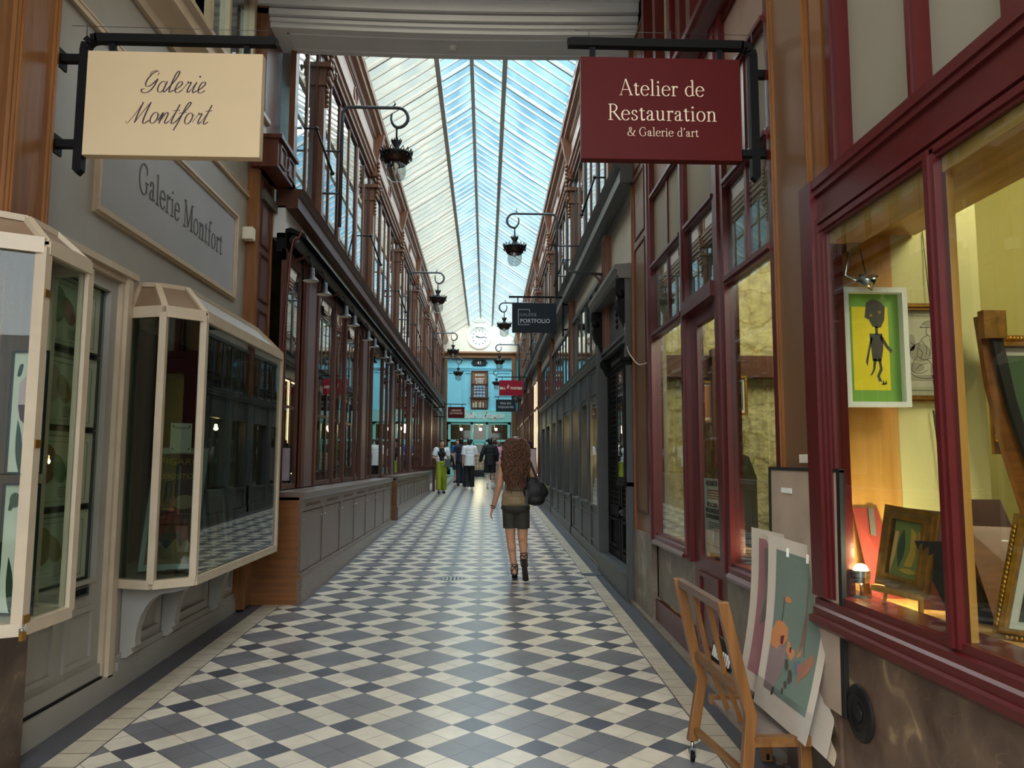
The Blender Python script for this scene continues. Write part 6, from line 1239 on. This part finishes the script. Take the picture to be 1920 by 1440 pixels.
def person(label, loc, heading, height, skin, hair, outfit, pose=None, female=False, vox=.011, hairstyle='short', face=True, base=1.70, group=None, handdir=None):
    t = thing('person', label, 'person', loc, group); J = dict(STAND); J.update(pose or {}); k = height/base
    Rm = Matrix.Rotation(heading, 4, 'Z'); O = Vector(loc)
    def T(p): return O + (Rm @ Vector(p))*k
    V = {a: T(b) for a, b in J.items()}
    sw = .92 if female else 1.0; hd = J['head']
    def torso(mb, inf=0.0, zlo=-9, zhi=9):
        lum = [((0,0,1.33),(.145*sw,.095,.12)),((0,.0,1.22),(.15*sw,.105,.13)),((0,0,1.09),(.128*sw,.092,.13)),((0,-.005,.97),(.152,.108,.11)),((0,-.02,.90),(.158,.115,.09))]
        if female: lum += [((-.07,.075,1.26),(.06,.05,.06)),((.07,.075,1.26),(.06,.05,.06))]
        for c, r in lum:
            c = (c[0], c[1], c[2]*base/1.70)
            if zlo <= c[2] <= zhi: mb_ell(mb, c, tuple(x+inf/k for x in r))
        if zhi > 1.38:
            for s in (-1,1): cap(mb, T((.035*s,-.01,1.425*base/1.70)), T((.152*s*sw,-.01,1.375*base/1.70)), .05*k+inf*.8, .05*k+inf*.8)
    def mb_ell(mb, c, r, n=16, m=12):
        b = MB(); b.ball((0,0,0), tuple(x*k for x in r), n, m); R3 = Rm.to_3x3(); mb.add([T(c)+R3@Vector(v) for v in b.v], b.f, True)
    def seg(mb, a, b, r1, r2, inf=0, t0=0, t1=1):
        p, q = V[a].lerp(V[b],t0), V[a].lerp(V[b],t1); ra, rb = (r1+(r2-r1)*t0)*k+inf, (r1+(r2-r1)*t1)*k+inf
        mb.tube([p,q],[ra,rb],14); 
        if t0 == 0: mb.ball(p,ra,12,8)
        if t1 == 1 and inf == 0: mb.ball(q,rb,12,8)
    AR = ((.05,.04),(.041,.027)); LG = ((.083,.056),(.057,.036)) if not female else ((.085,.055),(.055,.034))
    b = MB(); torso(b)
    cap(b, T(J['neck']), T((hd[0]*.7,hd[1]-.01,hd[2]-.08)), .056*k, .05*k)
    mb_ell(b, hd, (.073,.092,.108)); mb_ell(b, (hd[0],hd[1]+.035,hd[2]-.055), (.052,.05,.058))
    mb_ell(b, (hd[0],hd[1]+.098,hd[2]-.015), (.014,.02,.024))
    for s in (-1,1): mb_ell(b, (hd[0]+s*.075,hd[1]-.005,hd[2]-.005), (.012,.02,.03))
    for s in 'LR':
        seg(b,'sh'+s,'el'+s,*AR[0]); seg(b,'el'+s,'wr'+s,*AR[1]); seg(b,'hp'+s,'kn'+s,*LG[0])
        seg(b,'kn'+s,'an'+s,LG[1][0],LG[1][1]); kk, aa = V['kn'+s], V['an'+s]; back = (Rm@Vector((0,-1,0))); mid = kk.lerp(aa,.3)+back*.014*k; b.ball(mid,.054*k,12,8)
        cap(b, V['an'+s]-Vector((0,0,.02*k)), V['an'+s].lerp(V['to'+s],.75), .034*k, .03*k); b.ball(V['to'+s],(.03*k,.034*k,.02*k),10,6); b.ball(V['an'+s]+(V['an'+s]-V['to'+s])*.22-Vector((0,0,.03*k)),.03*k,10,6)
        w, e = V['wr'+s], V['el'+s]; d = (w-e).normalized(); sd = 1 if s == 'R' else -1
        fw = Rm @ Vector((0,1,0)); fw = (fw-d*fw.dot(d)).normalized(); ac = d.cross(fw)*(-sd if False else 1); inn = Rm@Vector((-sd,0,0)); inn = (inn-d*inn.dot(d)).normalized()
        pc = w+d*.05*k
        for q in (-1,0,1): cap(b, w+d*.015*k+fw*.012*q*k, w+d*.085*k+fw*.02*q*k, .016*k, .014*k, 8)
        for i, L in enumerate((.055,.07,.075,.066)):
            st_ = w+d*.085*k+fw*(.027-.018*(3-i)+.0)*k*(1)
            st_ = w+d*.088*k+fw*((-.027+.018*i))*k; m1 = st_+(d*.75+inn*.25)*L*.5*k; m2 = m1+(d*.6+inn*.55).normalized()*L*.5*k
            b.tube([st_,m1,m2],[.0088*k,.008*k,.0065*k],8); b.ball(m2,.0065*k,8,6)
        th0 = w+d*.03*k+fw*.02*k; th1 = th0+(d*.6+fw*.7).normalized()*.04*k; th2 = th1+(d*.85+fw*.25+inn*.25).normalized()*.032*k
        b.tube([th0,th1,th2],[.012*k,.0105*k,.008*k],8); b.ball(th2,.008*k,8,6)
    remeshed('body', b, vox, skin, t, 3)
    if face:
        m = MB()
        for s in (-1,1): mb_ell(m, (hd[0]+s*.03,hd[1]+.083,hd[2]+.005), (.013,.008,.007), 10, 6)
        m.build('eyes', M['black'], t); m = MB(); mb_ell(m, (hd[0],hd[1]+.083,hd[2]-.062), (.022,.008,.006), 10, 6); m.build('mouth', pm('lips',(150,84,76),.5), t)
        m = MB()
        for s in (-1,1): mb_ell(m, (hd[0]+s*.031,hd[1]+.085,hd[2]+.026), (.018,.007,.004), 10, 6)
        m.build('eyebrows', hair, t)
    h = MB()
    mb_ell(h, (hd[0],hd[1]-.02,hd[2]+.03), (.083,.092,.095)); mb_ell(h, (hd[0],hd[1]-.045,hd[2]-.02), (.08,.07,.085))
    if hairstyle == 'short': mb_ell(h, (hd[0],hd[1]+.03,hd[2]+.085), (.06,.06,.035))
    elif hairstyle == 'bun': mb_ell(h, (hd[0],hd[1]+.03,hd[2]+.082), (.062,.062,.036)); mb_ell(h, (hd[0]-.02,hd[1]-.09,hd[2]+.01), (.05,.05,.06)); mb_ell(h, (hd[0]-.07,hd[1]-.0,hd[2]-.05), (.025,.04,.08))
    if hairstyle != 'long': remeshed('hair', h, .01, hair, t, 2)
    for nm, mt, fn in outfit:
        m = MB(); fn(dict(m=m,T=T,V=V,k=k,torso=torso,seg=seg,ell=mb_ell,AR=AR,LG=LG,J=J,Rm=Rm)); remeshed(nm, m, vox*.9, mt, t, 2)
    return t, T, V, k
def shirt(sleeve=.6, inf=.022, lo=.9, long=0.0, hem=None):
    def f(c):
        c['torso'](c['m'], inf, lo, 9)
        if hem: c['m'].tube([c['T']((0,0,1.15)),c['T']((0,0,hem))],[.14*c['k']+inf,.16*c['k']+inf],20)
        for s in 'LR':
            c['seg'](c['m'],'sh'+s,'el'+s,c['AR'][0][0],c['AR'][0][1]+.008,inf,0,min(sleeve,1))
            if long: c['m'].ball(c['V']['el'+s],.048*c['k']+inf*.6,10,8); c['seg'](c['m'],'el'+s,'wr'+s,.045,.034,inf*.7,0.001,long)
    return f
def trousers(length=2.0, inf=.02, flare=0.0, top=1.0):
    def f(c):
        c['ell'](c['m'],(0,-.005,.97),(.152+inf,.108+inf,.10)); c['ell'](c['m'],(0,-.02,.90),(.16+inf,.115+inf,.09))
        for s in 'LR':
            c['seg'](c['m'],'hp'+s,'kn'+s,.09,.07+flare*.6,inf,0,min(1,length))
            if length > 1: c['m'].ball(c['V']['kn'+s],(.07+flare*.6)*c['k']+inf,12,8); c['seg'](c['m'],'kn'+s,'an'+s,.07+flare*.6,.055+flare,inf,0.001,min(.999,length-1))
    return f
def shoes(c):
    for s in 'LR':
        a, t = c['V']['an'+s], c['V']['to'+s]; k = c['k']; d = t-a; d.z = 0
        heel = Vector((a.x,a.y,t.z))-d*.3; m = c['m']; cap(m, heel+Vector((0,0,.012*k)), t+d*.12+Vector((0,0,.006)), .038*k, .036*k); cap(m, heel+Vector((0,0,.045*k)), a.lerp(t,.4), .036*k, .032*k)
H = {}
for n_, c in dict(black=(24,22,22), brown=(74,48,34), grey=(120,108,98), auburn=(84,50,32)).items(): H[n_] = pm('hair_'+n_, c, .5, var=.3, vs=40)
Cl = lambda n_, c, r=.75: pm('cloth_'+n_, c, r, var=.08, vs=20)
white, blackc, navy, blue, pink, lime, cardi = Cl('white',(236,236,238)), Cl('black',(22,22,24)), Cl('navy',(34,38,50)), Cl('blue',(44,92,160)), Cl('pink',(226,160,178)), Cl('lime',(146,158,34)), Cl('cardigan',(228,230,234))
greige, sneaker = Cl('greige',(170,156,150)), Cl('sneaker',(206,206,206))
# the woman walking away in the middle of the passage
tan, olive = Cl('tan_knit',(150,128,98)), Cl('dark_olive',(54,52,42))
WX, WY = .352, 9.1
pose = dict(head=(0,.0,1.51), neck=(0,-.015,1.385), shL=(-.15,-.01,1.325), elL=(-.195,-.05,1.06), wrL=(-.262,.0,.82), shR=(.15,-.01,1.325), elR=(.235,.02,1.10), wrR=(.20,.24,1.12), hpL=(-.075,0,.86), knL=(-.055,.03,.47), anL=(-.01,.0,.095), toL=(.0,.15,.035), hpR=(.08,0,.86), knR=(.085,.03,.46), anR=(.085,-.28,.25), toR=(.105,-.20,.07))
def tank(c):
    m, T, k = c['m'], c['T'], c['k']
    c['torso'](m, .012, .85, 1.36); c['ell'](m,(0,-.01,.90),(.168,.126,.07)); m.tube([T((0,-.01,.95)),T((0,-.012,.862))],[.15,.152],20)
    for s in (-1,1): m.tube(catmull([T((s*.085,-.10,1.24)),T((s*.095,-.06,1.35)),T((s*.09,.02,1.375)),T((s*.085,.09,1.26))],4),.028*k,8)
def wshorts(c):
    m, T, k = c['m'], c['T'], c['k']; c['ell'](m,(0,-.01,.87),(.168,.128,.07)); c['ell'](m,(0,-.02,.82),(.172,.132,.08))
    for s in 'LR': p, q = c['V']['hp'+s], c['V']['kn'+s]; m.tube([p,p.lerp(q,.35),p.lerp(q,.70)],[.085*k,.084*k,.084*k],18)
t, T, V, k = person('woman with long curly hair walking away in tan top and dark shorts', (WX,WY,fz(WY)), 0, 1.65, M['skin'], H['auburn'], [('tank_top', tan, tank), ('shorts', olive, wshorts)], pose, True, .0075, 'long', True, 1.65)
def rnd(a, b): return random.uniform(a, b)
h = MB()
for c, r in (((0,-.015,1.535),(.095,.105,.112)),((0,-.05,1.45),(.11,.085,.13)),((.0,-.085,1.33),(.12,.065,.13)),((.0,-.10,1.21),(.10,.045,.11)),((.01,-.105,1.13),(.07,.03,.05))):
    b = MB(); b.ball((0,0,0), r, 18, 12); h.add([T(c)+Vector(v) for v in b.v], b.f, True)
hr = remeshed('hair', h, .010, H['auburn'], t, 2)
m = MB()
for i in range(340):
    a = rnd(-PI*.98, PI*.02) if i % 3 else rnd(-PI, PI); f = rnd(0,1); x0 = .09*math.cos(a); y0 = -.015+.095*math.sin(a); z0 = 1.56+rnd(-.06,.07); Ln = rnd(.16,.46)
    zend = max(1.04+rnd(0,.12), z0-Ln) if i < 300 else rnd(.98,1.08); n = 14; pts = []; w_ = rnd(.009,.02); ph = rnd(0,6.28); fr = rnd(3,5.5); sp = rnd(.9,1.5) if i < 300 else rnd(.3,.8)
    for j in range(n):
        u = j/(n-1); z = z0+(zend-z0)*u; spread = 1+(.62 if z > 1.3 else .62-(1.3-z)*1.6)*min(1,u*2.2)
        if y0 > .03 and z < 1.5: y = .03
        else: y = y0
        pts.append(T((x0*spread*sp**.25+w_*math.cos(ph+fr*2*PI*u), min(y*(.95+.25*u)-.03*u, .05)-w_*.6*math.sin(ph+fr*2*PI*u)-.035*u*(1 if y0 < 0 else .2), z)))
    m.tube(pts, [.007]*(n-2)+[.005,.002], 5)
m.build('curls', pm('hair_curl_strands',(96,60,38),.45,var=.4,vs=30), hr)
m = MB()     # sandals
for s in 'LR':
    a, to = V['an'+s], V['to'+s]; d = (to-a); d = d.normalized(); nrm = Vector((1,0,0)); up = nrm.cross(d); up = up if up.z > 0 else -up
    heel = a-d*.045; m.slab([heel-nrm*.026-up*.042, heel+nrm*.026-up*.042, to+d*.04+nrm*.036-up*.03, to+d*.055-up*.03, to+d*.04-nrm*.036-up*.03], -up*.010)
    for z in (.0,.05,.075): m.tube([a+Vector((.041*math.cos(q*PI/6),.043*math.sin(q*PI/6),z+.006*math.sin(q))) for q in range(13)], .004, 6)
    for q in (-1,1): m.tube([a+Vector((q*.036,0,.06)), a+Vector((q*.038,.03,.0)), a+d*.07+nrm*q*.032-up*.03], .006, 6)
    for q in (-1,1): m.tube([a+Vector((q*.03,-.03,.075)),a+Vector((-q*.03,-.03,.0)),a+Vector((q*.02,-.045,-.02))], .005, 6)
m.build('sandals', pm('dark_brown_leather',(44,30,28),.5), t)
m = MB(); m.tube([V['wrL']+Vector((.03*math.cos(q*PI/6),.03*math.sin(q*PI/6),.02+.004*math.cos(q))) for q in range(13)], .006, 6); m.tube([V['wrL']+Vector((.028*math.cos(q*PI/6),.028*math.sin(q*PI/6),-.005)) for q in range(13)], .004, 6); m.build('bracelet', M['copper'], t)
bg = thing('shoulder_bag', 'large slouchy black bag hanging from the shoulder of the walking woman', 'bag', (.575,9.05,1.08)); m = MB()
for c, r in (((.575,9.05,1.24),(.15,.09,.13)),((.50,9.04,1.20),(.07,.07,.12)),((.66,9.05,1.23),(.075,.07,.08)),((.585,9.05,1.14),(.11,.08,.075)),((.54,9.04,1.33),(.09,.06,.07)),((.63,9.05,1.30),(.07,.06,.06))): m.ball(c,r,16,12)
bl = remeshed('bag_body', m, .01, Cl('black_nylon',(17,17,19),.6), bg, 3); m = MB()
for dy in (-.05,.05): m.tube(catmull([(.50,9.05+dy,1.36),(.49,9.05+dy*.9,1.46),(.505,9.06+dy*.6,1.575),(.53,9.07+dy*.6,1.55),(.60,9.07+dy,1.36)],6), .013, 8)
m.build('strap', M['black'], bg); m = MB(); m.beam((.47,8.965,1.25),(.475,8.955,1.07),.028,.006,(0,1,0)); m.beam((.47,8.96,1.245),(.22,8.985,1.255),.014,.006); m.build('hanging_strap', M['black'], bg)
# people further along
P2 = Vector
t, T, V, k = person('woman in open white cardigan and lime green trousers walking this way', (-1.38,24.4,fz(24.4)), PI+.15, 1.67, M['skin2'], H['black'],
    [('trousers', lime, trousers(1.96,.006,.02)), ('black_top', blackc, lambda c: c['torso'](c['m'],.008,1.0,1.36)), ('cardigan', cardi, lambda c: ([c['ell'](c['m'],(s*.10,-.03,z),(.085,.115,.10)) for s in (-1,1) for z in (1.34,1.22,1.12,1.05)], c['ell'](c['m'],(0,-.07,1.2),(.14,.06,.2)), [c['seg'](c['m'],'sh'+s,'el'+s,.062,.062,.02,0,.75) for s in 'LR'])), ('shoes', blackc, shoes)],
    dict(elR=(.26,.0,1.13), wrR=(.20,.22,1.10), knR=(.09,.08,.50), anR=(.09,.10,.10), toR=(.10,.25,.035), anL=(-.09,-.12,.10), toL=(-.10,.03,.03), head=(-.01,.03,1.585)), True, .010, 'bun')
hb = thing('crossbody_bag', 'small dark crossbody bag at the hip of the woman in lime trousers', 'bag', (-1.15,24.2,1.3)); MB().box(-1.27,24.13,1.43,-1.10,24.22,1.68).build('bag_body', M['greyiron'], hb, .01); MB().tube([(-1.14,24.17,1.68),(-1.28,24.2,1.85),(-1.42,24.22,2.02),(-1.46,24.4,2.04)], .012, 6).build('strap', M['black'], hb)
person('man in a plain white T-shirt and wide black trousers seen from behind', (-.55,26.4,fz(26.4)), .05, 1.72, M['skin2'], H['black'], [('trousers', blackc, trousers(1.97,.008,.025)), ('t_shirt', white, shirt(.85,.03,.85,0,.80)), ('shoes', sneaker, shoes)], dict(elR=(.24,.02,1.14), wrR=(.18,.20,1.08), anL=(-.09,-.1,.09), toL=(-.1,.04,.03), anR=(.09,.08,.085), toR=(.1,.22,.03)), False, .010, 'short', False)
person('person in a navy top and long dark trousers half hidden behind the man in white', (-.90,28.6,fz(28.6)), .1, 1.74, M['skin2'], H['black'], [('trousers', navy, trousers(1.97,.010,.02)), ('top', navy, shirt(.7,.028,.88,0,.85)), ('shoes', blackc, shoes)], dict(elL=(-.25,.0,1.13)), False, .011, 'short', False)
person('man in a blue T-shirt and dark shorts facing this way near the toy shop', (-1.12,31.0,fz(31)), PI-.2, 1.72, M['skin2'], H['brown'], [('shorts', navy, trousers(.95,.025,.02)), ('t_shirt', blue, shirt(.8,.025,.9,0,.86)), ('shoes', blackc, shoes)], dict(elL=(-.24,.02,1.13), wrL=(-.14,.22,1.08), elR=(.24,.02,1.13), wrR=(.14,.22,1.08)), False, .011, 'short')
person('man in black long sleeves, black shorts and white socks walking away', (.15,27.2,fz(27.2)), 0, 1.76, M['skin2'], H['black'], [('shorts', blackc, trousers(.92,.03,.03)), ('long_sleeved_shirt', blackc, shirt(1,.032,.85,.95,.78)), ('shoes', sneaker, shoes), ('socks', white, lambda c: [c['seg'](c['m'],'kn'+s,'an'+s,.057,.04,.004,.7,.99) for s in 'LR'])], dict(elL=(-.27,-.04,1.13), wrL=(-.33,.0,.88), elR=(.25,.0,1.13), wrR=(.24,.10,.90), anL=(-.07,-.16,.14), toL=(-.08,-.03,.03), anR=(.09,.06,.085), toR=(.1,.2,.03)), False, .010, 'short', False)
person('person with grey hair in a pink shirt walking beside the man in black', (.50,28.8,fz(28.8)), -.1, 1.66, M['skin2'], H['grey'], [('trousers', greige, trousers(1.96,.022,.01)), ('pink_shirt', pink, shirt(.9,.028,.88,0,.84)), ('shoes', blackc, shoes)], dict(elL=(-.24,.03,1.13), wrL=(-.24,.20,1.02)), True, .011, 'short', False)
person('brown haired person mostly hidden behind the man in black and the pink shirt', (.36,31.2,fz(31.2)), .0, 1.74, M['skin2'], H['brown'], [('trousers', navy, trousers(1.96,.022,.01)), ('shirt', greige, shirt(.9,.028,.88,0,.84)), ('shoes', blackc, shoes)], None, False, .012, 'short', False)
